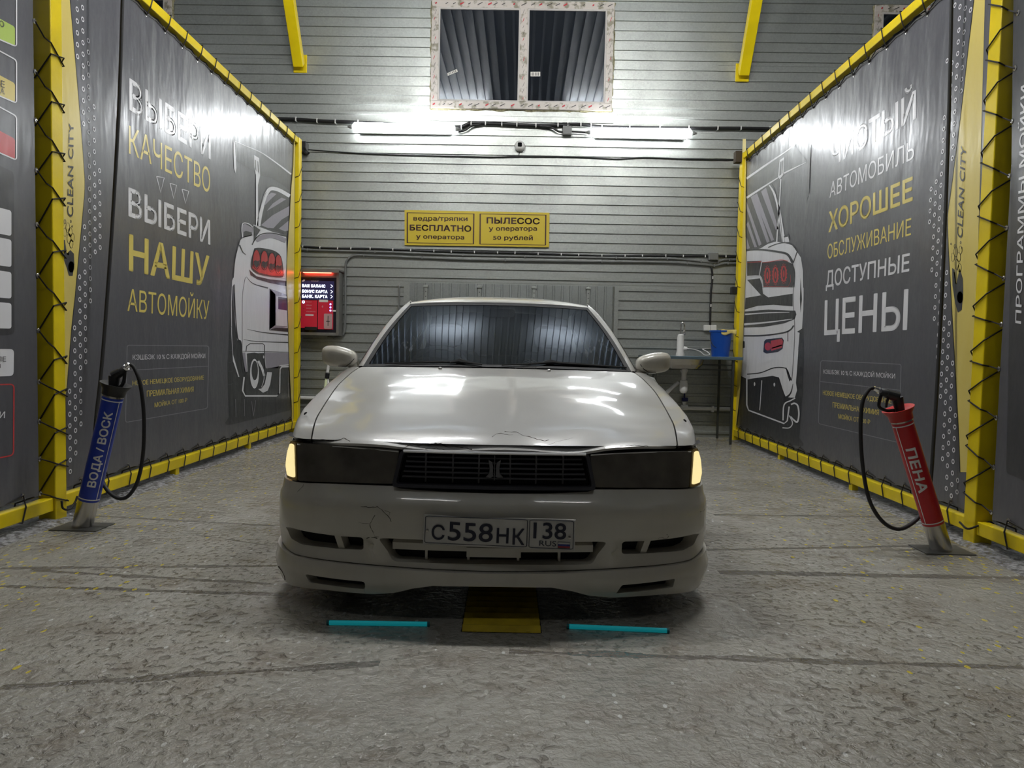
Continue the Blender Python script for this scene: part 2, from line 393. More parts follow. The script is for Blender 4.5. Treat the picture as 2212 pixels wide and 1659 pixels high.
for i in range(6):
    x0 = -9+i*3; pr = rib_profile(x0, x0+3, .135, .035, .045)
    MB().grid([[(x, -7, CEILZ-h), (x, WY, CEILZ-h)] for x, h in pr]).build('corrugated_sheet', M_CEIL, ce)
# ---- windows
M_TAPE = None
def tape_mat():
    m, nt, p = nmat('taped_upvc'); tc = N(nt, 'ShaderNodeNewGeometry')
    mp = N(nt, 'ShaderNodeMapping'); mp.inputs['Rotation'].default_value = (0, .6, 0); mp.inputs['Scale'].default_value = (1, 1, 1); L(nt, tc.outputs['Position'], mp.inputs[0])
    v = N(nt, 'ShaderNodeTexVoronoi'); v.inputs['Scale'].default_value = 16; v.feature = 'F1'; L(nt, mp.outputs[0], v.inputs['Vector'])
    s = N(nt, 'ShaderNodeSeparateColor'); L(nt, v.outputs['Color'], s.inputs[0])
    n = N(nt, 'ShaderNodeTexNoise'); n.inputs['Scale'].default_value = 14; n.inputs['Detail'].default_value = 5; L(nt, tc.outputs['Position'], n.inputs['Vector'])
    dirt = ramp(nt, n.outputs['Fac'], [(.5, (0, 0, 0)), (.62, (.8,)*3)])
    c = mixc(nt, dirt, (.50, .46, .42), (.17, .16, .10)); L(nt, c, p.inputs['Base Color']); p.inputs['Roughness'].default_value = .4
    return m
M_TAPE = tape_mat(); M_MARKR = mat('red_print', (.45, .03, .04), .5); M_MARKK = mat('dark_print', (.05, .045, .045), .5)
def pane_material():
    m, nt, p = nmat('coated_pane'); p.inputs['Base Color'].default_value = (.018, .024, .036, 1)
    m = glass_mat('window_glass', (.5, .55, .65), .012, 2.3, .95); return m
M_PANE = pane_material()
M_FOAM = mat('foam_sealant', (.30, .28, .17), .9, noise=.5, nscale=30, bump=.8, bscale=40)
def window(name, px, y0):
    """px: outer corners TL, TR, BR, BL on the wall"""
    TL, TR, BR, BL = [PY(a, b, WY) for a, b in px]
    x0, x1, z0, z1 = (TL.x+BL.x)/2, (TR.x+BR.x)/2, (BL.z+BR.z)/2, (TL.z+TR.z)/2
    fw_ = .085; mbx = MB(); Y0, Y1 = WY-.05, WY+.05
    mbx.box(x0, x1, Y0, Y1, z0, z0+fw_).box(x0, x1, Y0, Y1, z1-fw_, z1).box(x0, x0+fw_, Y0, Y1, z0+fw_, z1-fw_).box(x1-fw_, x1, Y0, Y1, z0+fw_, z1-fw_)
    fr = mbx.build(name, M_TAPE, bevel=.004); struct(fr)
    xm = x0 + (x1-x0)*.508; hw = .045
    MB().box(xm-hw, xm+hw, Y0-.004, Y1, z0+fw_, z1-fw_).build('mullion', M_TAPE, fr, bevel=.003)
    M_BEAD = mat('white_bead', (.46, .44, .42), .4)
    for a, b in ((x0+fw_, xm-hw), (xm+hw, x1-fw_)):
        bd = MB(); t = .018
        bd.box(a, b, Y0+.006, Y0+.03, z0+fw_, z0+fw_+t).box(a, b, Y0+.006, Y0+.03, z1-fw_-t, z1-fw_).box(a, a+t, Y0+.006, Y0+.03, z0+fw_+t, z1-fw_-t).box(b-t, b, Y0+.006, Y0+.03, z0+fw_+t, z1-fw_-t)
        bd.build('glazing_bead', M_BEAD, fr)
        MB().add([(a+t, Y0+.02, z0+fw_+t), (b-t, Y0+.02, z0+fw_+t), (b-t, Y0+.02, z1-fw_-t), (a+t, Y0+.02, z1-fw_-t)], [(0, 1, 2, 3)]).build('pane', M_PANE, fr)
        MB().box(a, b, Y0+.024, Y0+.03, z0+fw_, z1-fw_).build('night_backing', mat('night_behind_glass', (.004, .005, .008), .7), fr)  # black sheet standing in for the unlit night outside, hides the wall ribs
    mk = MB(); random.seed(3)   # slanting strokes printed on the protective film
    def strokes(xa, xb, za, zb, n, horiz):
        for k in range(n):
            t = (k+.5)/n + random.uniform(-.2, .2)/n
            cx_, cz_ = (xa+(xb-xa)*t, (za+zb)/2) if horiz else ((xa+xb)/2, za+(zb-za)*t)
            cx_ += random.uniform(-.01, .01); l = random.uniform(.03, .07); w_ = .005; a = .45 if horiz else 1.2
            mk.m = 0 if k % 3 == 0 else 1
            dx, dz = math.cos(a)*l/2, math.sin(a)*l/2
            if mk.m == 0: w_ = .009; dx *= .7; dz *= .7
            mk.add([(cx_-dx, Y0-.0055, cz_-dz-w_), (cx_+dx, Y0-.0055, cz_+dz-w_), (cx_+dx, Y0-.0055, cz_+dz+w_), (cx_-dx, Y0-.0055, cz_-dz+w_)], [(0, 1, 2, 3)])
    n = int((x1-x0)/.1); strokes(x0, x1, z0, z0+fw_, n, 1); strokes(x0, x1, z1-fw_, z1, n, 1)
    n = int((z1-z0)/.09)
    for xa, xb in ((x0, x0+fw_), (x1-fw_, x1), (xm-hw, xm+hw)): strokes(xa, xb, z0+.1, z1-.1, n, 0)
    mk.build('film_print', [M_MARKR, M_MARKK], fr)
    fm = MB(); k = 0      # squeezed-out foam around the frame
    for (ax, az, bx, bz) in ((x0, z0, x1, z0), (x1, z0, x1, z1), (x0, z0, x0, z1), (x0, z1, x1, z1)):
        ln = math.hypot(bx-ax, bz-az); c = int(ln/.05)
        pts = [(ax+(bx-ax)*i/c+random.uniform(-.006, .006), WY-.012+random.uniform(-.008, .008), az+(bz-az)*i/c+random.uniform(-.006, .006)) for i in range(c+1)]
        fm.tube(pts, [random.uniform(.008, .024) for _ in pts], 6)
    fm.build('foam_seam', M_FOAM, fr, smooth=True)
    return fr, (x0, x1, z0, z1)
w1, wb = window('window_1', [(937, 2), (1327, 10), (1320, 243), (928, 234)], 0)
for a, b in (((966, 163), (988, 152)), ((1146, 156), (1167, 165))):
    if a[1] > b[1]: q = [PY(x, y, WY-.032) for x, y in ((967, 164), (989, 155), (987, 149), (966, 158))]
    else: q = [PY(x, y, WY-.032) for x, y in ((1146, 165), (1167, 165), (1167, 155), (1146, 155))]
    MB().add(q, [(0, 1, 2, 3)]).build('sticker', mat('sticker_white', (.6, .6, .56), .5), w1)
    mk = MB(); text_on(mk, 'lllll', [q[0].lerp(q[2], .15), q[1].lerp(q[3], .15), q[2].lerp(q[0], .15), q[3].lerp(q[1], .15)], (0, -.001, 0)); mk.build('sticker_print', M_MARKK, w1)
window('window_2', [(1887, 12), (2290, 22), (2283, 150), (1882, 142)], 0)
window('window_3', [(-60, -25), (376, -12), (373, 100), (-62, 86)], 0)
# flat metal strip under the window
MB().box(wb[0]-.02, wb[1]+.03, WY-.014, WY-.011, wb[2]-.14, wb[2]-.012).build('sill_flashing', M_GALV, w1)
# ---- metal sheet door panel behind the car
A, B = PY(885, 612, WY-.03), PY(1328, 618, WY-.03)
gx0, gx1, gz = A.x, B.x, (A.z+B.z)/2
g = MB(); pr = rib_profile(gx0, gx1, .105, .03, .012); g.grid([[(x, WY-.03-h, 0.02), (x, WY-.03-h, gz)] for x, h in pr]); g.box(gx0, gx1, WY-.029, WY-.012, .02, gz)
door = g.build('door_4', M_GALV2); struct(door)
MB().box(gx0-.07, gx0, WY-.034, WY-.012, .02, gz+.005).build('edge_trim', M_GALV, door)
MB().box(gx1, gx1+.05, WY-.034, WY-.012, .02, gz+.005).build('edge_trim', M_GALV, door)
for px in (920, 1036, 1154, 1271):
    a = PY(px, 617+(px-920)*.014, WY-.06)
    k = MB().box(a.x-.02, a.x+.02, WY-.062, WY-.042, a.z-.55, a.z).box(a.x-.03, a.x+.03, WY-.075, WY-.042, a.z-.02, a.z+.008)
    h = k.build('door_strap', M_GALV, door, bevel=.003)
    q = MB()
    for z in (.07, .13, .19): q.lathe([(.006, 0), (.006, .003)], (a.x, WY-.0622, a.z-z), (0, -1, 0), 8)
    q.build('bolt', M_BLK, h)

# pale wet render smeared along the foot of both frame rows
def ridge_mat():
    m, nt, p = nmat('wet_render'); g = N(nt, 'ShaderNodeNewGeometry'); n = N(nt, 'ShaderNodeTexNoise'); n.inputs['Scale'].default_value = 38; n.inputs['Detail'].default_value = 6; L(nt, g.outputs['Position'], n.inputs['Vector'])
    L(nt, ramp(nt, n.outputs['Fac'], [(.35, (.10, .10, .105)), (.6, (.34, .34, .35))]), p.inputs['Base Color']); p.inputs['Roughness'].default_value = .14; p.inputs['Specular IOR Level'].default_value = .7
    b = N(nt, 'ShaderNodeBump'); b.inputs['Strength'].default_value = .9; b.inputs['Distance'].default_value = .03; L(nt, n.outputs['Fac'], b.inputs['Height']); L(nt, b.outputs[0], p.inputs['Normal']); return m
M_RIDGE = ridge_mat(); random.seed(11)
from mathutils import noise as _nz
for k, (X, s) in enumerate(((XL, -1), (XR, 1))):
    rws = []; y = -1.0
    while y < 8.5:
        e = .07+.07*_nz.noise(Vector((y*1.3, s*5, 0)))+.02*_nz.noise(Vector((y*7, s, 3))); r_ = []
        for t in np.linspace(0, 1, 9):
            x = -e+(e+.22)*t; h = .030*math.sin(PI*min(1, t*1.15))*(1+.8*_nz.noise(Vector((x*14, y*9, s)))) - .004
            r_.append((X+s*x, y, max(-.004, h*(.6+.5*_nz.noise(Vector((y*.9, 2, s)))))))
        rws.append(r_); y += .045
    struct(MB().grid(rws).build('trim_%d' % (k+1), M_RIDGE, None, smooth='all'))
# ------------------------------------------------------------------ frames and banners
def rope_path(mb, pts, r=.0045): mb.tube(pts, r, 5)
def flat_poly(mb, pts, m):
    """fill a simple polygon (3D coplanar-ish in X)"""
    mb.m = m; n = len(pts)
    tri = geometry.tessellate_polygon([[Vector((p[1], p[2], 0)) for p in pts]]); mb.add(pts, [tuple(t) for t in tri])
class Print:
    """flat print on a banner plane; points given as photo positions on that plane"""
    def __init__(s, X, sg, crop=(0, 0, 1)): s.X = X; s.sg = sg; s.c = crop; s.mb = MB(); s.layer = 1; s.mats = []
    def P(s, p):
        X = s.X + s.sg*.0009*s.layer; q = PX(s.c[0]+p[0]*s.c[2], s.c[1]+p[1]*s.c[2], s.X); return Vector((X, q.y, q.z))
    def mi(s, m):
        if m not in s.mats: s.mats.append(m)
        return s.mats.index(m)
    def poly(s, pts, m, smooth=0):
        if smooth: pts = [(q.x, q.y) for q in bez([Vector((a, b, 0)) for a, b in pts+[pts[0]]], smooth)][:-1]
        flat_poly(s.mb, [s.P(p) for p in pts], s.mi(m))
    def line(s, pts, wd, m, smooth=4, closed=False):
        if closed: pts = pts+[pts[0]]
        v = [Vector((a, b, 0)) for a, b in pts]; v = bez(v, smooth) if smooth and len(v) > 2 else v
        s.mb.m = s.mi(m); Lf, Rt = [], []
        for i, q in enumerate(v):
            a, b = v[max(0, i-1)], v[min(len(v)-1, i+1)]; t = (b-a).normalized() if (b-a).length > 1e-6 else Vector((1, 0, 0)); n = Vector((-t.y, t.x, 0))
            ww = wd if not isinstance(wd, tuple) else wd[0]+(wd[1]-wd[0])*i/(len(v)-1)
            Lf.append(s.P((q.x+n.x*ww/2, q.y+n.y*ww/2))); Rt.append(s.P((q.x-n.x*ww/2, q.y-n.y*ww/2)))
        s.mb.grid([Lf, Rt])
    def ell(s, cx, cy, rx, ry, m, n=20): s.poly([(cx+rx*math.cos(2*PI*k/n), cy+ry*math.sin(2*PI*k/n)) for k in range(n)], m)
    def ring(s, cx, cy, rx, ry, wd, m, n=16):
        s.line([(cx+rx*math.cos(2*PI*k/n), cy+ry*math.sin(2*PI*k/n)) for k in range(n+1)], wd, m, smooth=0)
    def build(s, name, parent):
        s.mb.keepn = True
        return s.mb.build(name, s.mats, parent)
def frame(side, y0, y1, ztop, zbot, label, front_post=True, rear_post=True):
    X = XL if side < 0 else XR; s = side
    root = thing('banner_stand', label, 'stand', (X+s*.05, y0, 0), 0, 'yellow steel stands holding the banners')
    xa, xb = sorted((X, X+s*.10)); ra, rb = sorted((X+s*.012, X+s*.072))
    if front_post: MB().box(xa, xb, y0, y0+.10, 0, ztop+.18).build('post', M_YEL, root, bevel=.006)
    if rear_post: MB().box(xa, xb, y1-.10, y1, .0, ztop).build('post', M_YEL, root, bevel=.006)
    ya = y0+.1 if front_post else y0; yb = y1-.1 if rear_post else y1
    MB().box(ra, rb, ya, yb, ztop-.07, ztop).build('top_rail', M_YEL, root, bevel=.005)
    MB().box(ra, rb, ya, yb, .062, .137).build('bottom_rail', M_YEL, root, bevel=.005)
    for yy in ((ya+(yb-ya)*.315, ya+(yb-ya)*.66) if rear_post else (ya+(yb-ya)*.5,)):
        MB().box(ra+.006, rb-.006, yy, yy+.055, 0, .062).build('foot', M_YEL, root, bevel=.003)
    return root
YF_L, YF_R = 3.94, 3.90
frame(-1, YF_L, 8.37, 3.42, .1, 'yellow steel stand framing the left banner beside the blue-labelled tube')
frame(1, YF_R, 8.50, 3.37, .1, 'yellow steel stand framing the right banner beside the red-labelled tube')
frame(-1, -1.2, YF_L, 3.42, .1, 'yellow frame rail of the programme panel at the far left edge', False, False)
frame(1, -1.2, YF_R, 3.37, .1, 'yellow frame rail of the programme panel at the far right edge', False, False)
BXL, BXR = XL-.04, XR+.04
def banner(side, y0, y1, z0, z1, label, name='banner'):
    X = BXL if side < 0 else BXR; sg = -side
    root = thing(name, label, 'banner', (X, y0, 0), 0, None)
    nx = int((y1-y0)/.25); m = MB()
    top = []; bot = []
    for i in range(nx*4+1):
        t = i/(nx*4); y = y0+(y1-y0)*t; sag = .012*math.sin(PI*(i % 4)/4)
        top.append((X, y, z1-sag)); bot.append((X, y, z0+sag*.7))
    m.grid([bot, top])
    m2 = [(X-sg*.003, p[1], p[2]) for p in bot]; m3 = [(X-sg*.003, p[1], p[2]) for p in top]; m.grid([m2, m3])
    sheet = m.build('vinyl_sheet', M_BAN, root)
    hem = MB(); hem.tube([Vector(p)+Vector((0, 0, -.004)) for p in top], .007, 6); hem.build('hem', M_BAN, sheet, smooth=True)
    # grommets and lacing along the two rails
    for j in range(nx):
        y = y0+(y1-y0)*(j+.5)/nx
        for z in (z1-.028, z0+.028):
            MB().lathe([(.011, -.001), (.014, .002), (.009, .0035)], (X, y, z), (sg, 0, 0), 10).build('grommet', M_STEEL, root)
    return root, X, sg, nx
def lacing(root, X, sg, nx, y0, y1, z0, z1, side, ztop):
    xi = (XL if side < 0 else XR) + side*.012; xo = xi + side*.06; e = .006
    top = MB(); bo = MB(); pa = []; pb = []
    for j in range(nx):
        y = y0+(y1-y0)*(j+.5)/nx; dy = (y1-y0)/nx
        pa += [(X+sg*.006, y, z1-.028), (xi-side*e, y-.0*dy, ztop-.07), (xi-side*e, y+.03, ztop+e), (xo+side*e, y+.05, ztop+e), (xo+side*e, y+.10, ztop-.07-e), (X, y+.16, (z1+ztop-.07)/2)]
        pb += [(X+sg*.006, y, z0+.028), (xi-side*e, y-.02, .137), (xi-side*e, y-.05, .062-e), (xo+side*e, y-.03, .062-e), (xo+side*e, y, .15), (X-sg*.006, y+.1, z0)]
    top.tube(pa, .0045, 5); top.build('lacing_cord', M_ROPE, root)
    bo.tube(pb, .0045, 5); bo.build('lacing_cord', M_ROPE, root)
def ropes_front(root, side, ys, yf):
    """cross lacing over the front post; ys: photo heights of near grommets, yf: of the far edge hits"""
    X = XL if side < 0 else XR; Yp = YF_L if side < 0 else YF_R; e = .005; bx = X+side*.04
    for i, (ya, yb_) in enumerate(zip(ys, yf)):
        pxn = 70 if side < 0 else 2152; pxf = 136 if side < 0 else 2088
        zn = PX(pxn, ya, bx).z; zf = PX(pxf, yb_, X).z
        m = MB(); t = .38
        m.tube([(bx-side*.004, Yp-.07, zn), (X+side*.03, Yp-e, zn+(zf-zn)*t*.9), (X-side*e, Yp-e, zn+(zf-zn)*t*1.3), (X-side*e, Yp+.10+e, zf), (bx, Yp+.13, zf+.01)], .0042, 5)
        if side > 0:
            m.tube([(bx, Yp+.13, zf), (X-side*e, Yp+.10+e, zf+.055), (X-side*e, Yp-e, zf+.115), (X+side*.09, Yp-e, zf+.175)], .0042, 5)
        elif i+1 < len(ys):
            z2 = PX(pxn, ys[i+1], bx).z
            m.tube([(bx, Yp+.13, zf+.01), (X-side*e, Yp+.10+e, zf+.045), (X-side*e, Yp-e, zf+.045+(z2-zf)*.2), (X+side*.09, Yp-e, z2-.01)], .0042, 5)
        m.build('post_cord', M_ROPE, root)
        MB().lathe([(.012, -.001), (.015, .002), (.009, .0035)], (bx-side*.001, Yp-.07, zn), (-side, 0, 0), 10).build('grommet', M_STEEL, root)
def ropes_rear(root, side, yr, ztop):
    X = XL if side < 0 else XR; z = .35
    while z < ztop-.2:
        m = MB(); m.tube([(X+side*.05, yr-.005, z), (X-side*.005, yr-.006, z+.02), (X-side*.005, yr+.106, z+.15)], .0035, 5); z += .29
        m.build('post_cord', M_ROPE, root)
ZT, ZB = 3.325, .165
# left banner
root, X, sg, nx = banner(-1, 4.10, 8.25, ZB, ZT, 'dark grey banner on the left reading КАЧЕСТВО ВЫБЕРИ НАШУ АВТОМОЙКУ'); LB = root
lacing(root, X, sg, nx, 4.10, 8.25, ZB, ZT, -1, 3.42)
ropes_front(root, -1, [43, 152, 257, 365, 483, 594, 714, 826, 913, 995, 1071], [143, 243, 348, 444, 557, 670, 786, 857, 940, 1010, 1085])
ropes_rear(root, -1, 8.27, 3.42)
def words(root, X, sg, items, ofs=.0012):
    for s, q, wt, m, sp in items:
        BL, BR, TR, TL = q; mbt = MB(); mbt.keepn = True
        text_on(mbt, s, [PX(a, b, X) for a, b in (BL, BR, TR, TL)], (sg*ofs, 0, 0), wt, sp)
        mbt.build('printed_words', m, root)
B_, T_ = .020, -.010
words(root, X, sg, [
 ('ВЫБЕРИ', ((279, 237), (455, 345), (454, 286), (279, 168)), B_, M_PWHITE, 1),
 ('КАЧЕСТВО', ((278, 332), (453.5, 418), (453.5, 364), (278, 270)), T_, M_PYEL, 1),
 ('ВЫБЕРИ', ((277, 467), (454, 529), (453.5, 476), (277, 404)), B_, M_PWHITE, 1),
 ('НАШУ', ((278, 585), (449, 620), (452, 553), (278, 505)), B_, M_PYEL, 1),
 ('АВТОМОЙКУ', ((275, 672), (451, 691), (452, 638), (276, 609)), T_, M_PYEL, 1),
 ('КЭШБЭК 10 % С КАЖДОЙ МОЙКИ', ((286.4, 779.5), (443, 775.5), (443, 761), (286.4, 763)), 0, M_PWHITE, .95),
 ('НОВОЕ НЕМЕЦКОЕ ОБОРУДОВАНИЕ', ((286, 835), (440, 822), (440, 811), (286, 822.5)), 0, M_PYEL, .95),
 ('ПРЕМИАЛЬНАЯ ХИМИЯ', ((317, 857), (418, 846), (418, 835), (317, 844)), 0, M_PYEL, .95),
 ('МОЙКА ОТ 100 ₽', ((333.6, 880), (404, 868), (404, 857), (333.6, 867)), 0, M_PYEL, .95)])
p = Print(X, sg)
for t in (((338, 381), (354.5, 384), (347, 416)), ((367, 396), (381, 400), (375, 429)), ((393, 408.5), (407.6, 413), (400.6, 439.5))): q = Print(X, sg); q.line(list(t)+[t[0]], 1.6, M_PWHITE, 0); q.build('printed_triangle', root)
def rounded(c, k=.06):
    """rounded quad in photo positions"""
    out = []
    for i in range(4):
        a, b, d = Vector(c[i-1]), Vector(c[i]), Vector(c[(i+1) % 4]); u = (a-b).normalized()*5; v = (d-b).normalized()*5
        for t in (0, .25, .5, .75, 1): q = (b+u)*(1-t)**2 + b*2*t*(1-t) + (b+v)*t*t; out.append((q.x, q.y))
    return out
c = rounded([(274.5, 745.5), (451, 747.5), (448, 882), (271, 912.5)]); p.line(c+[c[0]], 1.5, M_PLINE, 0); p.line([(273, 800), (449.5, 791)], 1.3, M_PLINE, 0)
p.build('printed_outline', root)
# yellow print zones + name + foam car mark
p = Print(X, sg)
p.poly([(142.5, -60), (151, 0), (161, 110), (170, 216), (177, 300), (183, 386), (182.5, 420), (181, 436), (176, 490), (170, 552), (162, 640), (154, 714), (145, 830), (137, 900), (128, 1000), (120, 1000), (120, -60)], M_PPALE)
p.line([(148, -30), (151, 0), (161, 110), (170, 216), (177, 300), (183, 386), (182.5, 420), (181, 436), (176, 490), (170, 552), (162, 640), (154, 714), (145, 830), (137, 900), (132, 960)], 1.6, M_BLACK, 2)
A_ = (480, 280, .19277); B2 = (480, 560, .2289)
p.build('printed_yellow_field', root); p = Print(X, sg); p.layer = 10
p.poly([(634, 300), (632, 360), (628, 400), (625.5, 440), (625, 460), (621.5, 505), (618.7, 552), (617.5, 600), (617.3, 620), (619.6, 650), (622, 745), (625.4, 825), (629, 880), (629, 925), (631.5, 925), (633, 755), (635, 300)], M_PPALE)
p.build('printed_yellow_field', root)
p = Print(X, sg, (0, 0, .3858)); p.layer = 2   # foam car mark
p.poly([(350, 1340), (362, 1345), (372, 1420), (392, 1400), (412, 1420), (415, 1480), (405, 1545), (385, 1545), (372, 1500), (352, 1440)], M_BLACK)
p.poly([(366, 1360), (380, 1370), (384, 1430), (374, 1425)], M_PPALE)
p.ell(397, 1495, 15, 30, M_PPALE); p.ring(397, 1495, 15, 30, 5, M_BLACK)
for cx_, cy_, r_ in ((362, 1300, 12), (378, 1275, 14), (392, 1300, 13), (405, 1330, 12), (385, 1335, 14), (398, 1365, 12)):
    p.ell(cx_, cy_, r_*.8, r_*2, M_PPALE); p.ring(cx_, cy_, r_*.8, r_*2, 2.5, M_BLACK)
for cx_, cy_, r_ in ((362, 1242, 7), (395, 1240, 4), (402, 1268, 3), (352, 1262, 3)): p.ring(cx_, cy_, r_*.8, r_*1.8, 2.5, M_BLACK)
p.build('printed_foam_car', root)
mbt = MB(); mbt.keepn = True
text_on(mbt, 'CLEAN CITY', [PX(a, b, X) for a, b in ((157.5, 470), (158, 266), (148, 266), (144, 466))], (sg*.003, 0, 0), .012, 1.05)
mbt.build('printed_words', M_BLACK, root)
def dots(root, X, sg, env_in, env_out, side):
    """staggered small printed rings between two boundaries given in photo positions"""
    m = MB(); m.keepn = True; Y = 4.08; k = 0
    while Y < 4.95:
        z = .22 + (k % 2)*.034
        while z < ZT-.03:
            c = ROT.transposed() @ (Vector((X, Y, z))-CAM); px = CX - c.x/c.z*FPX; py = CY + c.y/c.z*FPX
            a, b = np.interp(py, *env_in), np.interp(py, *env_out)
            if (a+4 < px < b+4) if side < 0 else (b-4 < px < a-4):
                n = 10
                vs = [(X+sg*.002, Y+r*math.cos(2*PI*i/n)*.95, z+r*math.sin(2*PI*i/n)) for r in (.0085, .0155) for i in range(n)]
                m.add(vs, [(i, (i+1) % n, n+(i+1) % n, n+i) for i in range(n)])
            z += .068
        Y += .0525; k += 1
    m.build('printed_rings', M_PWHITE, root)['kind'] = 'stuff'
dots(root, X, sg, ((0, 110, 216, 300, 386, 436, 552, 640, 714, 830, 907, 1060), (151, 161, 170, 177, 183, 181, 170, 162, 154, 145, 136, 132)),
     ((-50, 70, 75, 210, 216, 350, 355, 535, 540, 655, 665, 780, 800, 920, 930, 1060), (182, 182, 193, 193, 203, 203, 213, 213, 201, 201, 190, 187, 174, 173, 160, 158)), -1)
# car drawing, left banner
p = Print(X, sg, B2)
p.poly([(25, 1545), (45, 1565), (90, 1560), (640, 1425), (650, 1400), (625, 900), (250, 800), (130, 700), (90, 300), (75, 560), (50, 1000), (52, 1200), (60, 1400), (62, 1490)], M_BLACK)
p.layer = 2
for yy in (640, 760, 860, 970, 1060, 1180): p.line([(62-(yy > 900)*8, yy), (80, yy+3), (98, yy-12)], 5, M_BAN, 2)
body = [(-18, 780)] 
bodyA = [(190, 1250), (230, 1205), (330, 1180), (345, 1065), (400, 1085), (470, 1110), (560, 1145), (640, 1165), (715, 1195), (722, 1440), (716, 1659)]
def A2B(pt): return ((480+pt[0]*.19277-480)/.2289, (280+pt[1]*.19277-560)/.2289)
poly = [A2B(q) for q in bodyA] + [(603, 60), (610, 400), (622, 800), (630, 1000), (540, 1010), (525, 1030), (410, 1030), (395, 900), (300, 880), (232, 890), (238, 1060), (205, 1070), (186, 880), (165, 770), (140, 765), (120, 600), (112, 230), (95, 260), (88, 400), (90, 700), (100, 900), (160, 1110), (150, 1110), (100, 960), (84, 700), (82, 400), (92, 200)] + [A2B(q) for q in ((128, 1650), (145, 1450), (165, 1330))]
p.poly(poly, M_PWHITE)
p.layer = 3
p.line([(115, 240), (122, 500), (142, 740), (170, 780), (180, 900), (205, 1070)], (3, 26), M_BLACK, 4)
p.line([(205, 1110), (190, 1240), (215, 1290), (510, 1290), (538, 1260), (542, 1040), (560, 1015), (628, 1012)], 14, M_PWHITE, 0)
p.line([(215, 170), (190, 330), (186, 600), (186, 860)], 4, M_BLACK, 4)
p.line([(225, 165), (290, 230), (430, 272)], (3, 12), M_BLACK, 4)
p.poly([(440, 275), (610, 335), (610, 640), (440, 668)], M_PGREY); p.poly([(450, 280), (500, 330), (500, 620), (443, 665)], M_PLINE)
p.poly([(250, 95), (320, 160), (450, 190), (605, 205), (605, 255), (450, 225), (330, 190), (265, 150)], M_BLACK)
p.line([(232, 660), (380, 690), (618, 714)], (2, 12), M_BLACK, 4); p.line([(198, 757), (320, 775), (620, 786)], (3, 9), M_BLACK, 4); p.line([(188, 868), (400, 872), (625, 878)], 5, M_BLACK, 0)
p.poly([(400, 880), (625, 885), (628, 990), (540, 1000), (525, 1028), (412, 1028)], M_PGREY)
p.poly([(188, 880), (215, 880), (235, 1060), (210, 1066)], M_PGREY)
p.line([(222, 870), (228, 820), (260, 797), (380, 797), (396, 810), (396, 1030)], 8, M_BLACK, 0); p.poly([(230, 892), (392, 885), (400, 1035), (540, 1010), (535, 1280), (212, 1272), (210, 1100), (238, 1060)], M_BLACK)
p.layer = 4
p.poly([(505, 350), (608, 350), (612, 632), (505, 625)], M_PWHITE); p.layer = 5; p.poly([(525, 355), (608, 365), (608, 485), (570, 478), (525, 470)], M_BLACK); p.poly([(440, 668), (500, 645), (616, 650), (616, 685)], M_BLACK)
p.ell(300, 1080, 42, 140, M_PWHITE); p.layer = 6; p.ell(302, 1050, 30, 92, M_BLACK); p.line([(335, 960), (370, 1030), (392, 1100)], 22, M_PWHITE, 4)
p.poly([(420, 1065), (465, 1068), (448, 1180), (425, 1240), (380, 1260), (335, 1225), (365, 1220), (395, 1180)], M_PWHITE); p.line([(390, 1060), (388, 1140), (365, 1210)], 5, M_PWHITE, 4)
p.ell(386, 922, 5, 14, M_PWHITE)
for a, b in (((272, 1340), (290, 1480)), ((290, 1480), (312, 1330)), ((205, 1320), (205, 1480)), ((120, 1320), (125, 1490)), ((618, 1050), (620, 1300))): p.line([a, b], 3, M_PGREY, 0)
p.c = A_; p.layer = 2    # upper part: wing, rear window, lamps
p.poly([(130, 110), (160, 125), (380, 235), (600, 390), (772, 510), (760, 690), (700, 640), (560, 545), (430, 520), (370, 485), (150, 345)], M_PDARK)
p.layer = 3
p.line([(140, 128), (270, 185), (430, 255), (600, 370), (770, 500)], (3, 17), M_PWHITE, 4); p.poly([(122, 100), (138, 150), (152, 350), (155, 430), (147, 490), (130, 440), (124, 300)], M_PWHITE)
p.poly([(352, 282), (410, 320), (422, 515), (398, 620), (402, 1090), (372, 1080), (372, 500), (355, 420)], M_PWHITE); p.layer = 4
p.poly([(362, 335), (375, 345), (380, 470), (364, 440)], M_PDARK); p.poly([(388, 350), (402, 360), (412, 500), (396, 470)], M_PDARK); p.line([(374, 500), (372, 1070)], 5, M_BLACK, 0); p.line([(402, 620), (404, 1000)], 4, M_BLACK, 0)
p.layer = 2
p.poly([(380, 1080), (400, 950), (450, 760), (500, 650), (550, 615), (760, 700), (745, 1180), (560, 1120), (430, 1090)], M_PDARK); p.layer = 3
p.line([(405, 1080), (430, 930), (470, 780), (510, 690), (555, 660), (640, 680), (755, 745)], 40, M_PWHITE, 5); p.line([(395, 1000), (440, 820), (490, 700)], 4, M_BLACK, 4); p.layer = 4
p.poly([(462, 860), (500, 740), (550, 705), (605, 720), (540, 780)], M_PGREY); p.poly([(495, 912), (560, 830), (660, 762), (712, 780), (600, 850)], M_PGREY); p.poly([(430, 1070), (560, 960), (750, 855), (745, 960), (660, 1010), (570, 1105), (500, 1100)], M_PGREY); p.poly([(630, 1110), (740, 1020), (738, 1130), (700, 1140)], M_PGREY)
p.layer = 5
p.line([(225, 1210), (215, 1130), (222, 1060), (250, 1045), (300, 1060), (345, 1100)], 10, M_PWHITE, 4); p.layer = 4; p.poly([(225, 1205), (222, 1070), (250, 1055), (345, 1105), (330, 1185)], M_PGREY); p.layer = 5; p.poly([(232, 1210), (235, 1145), (260, 1135), (325, 1150), (330, 1185)], M_BLACK)
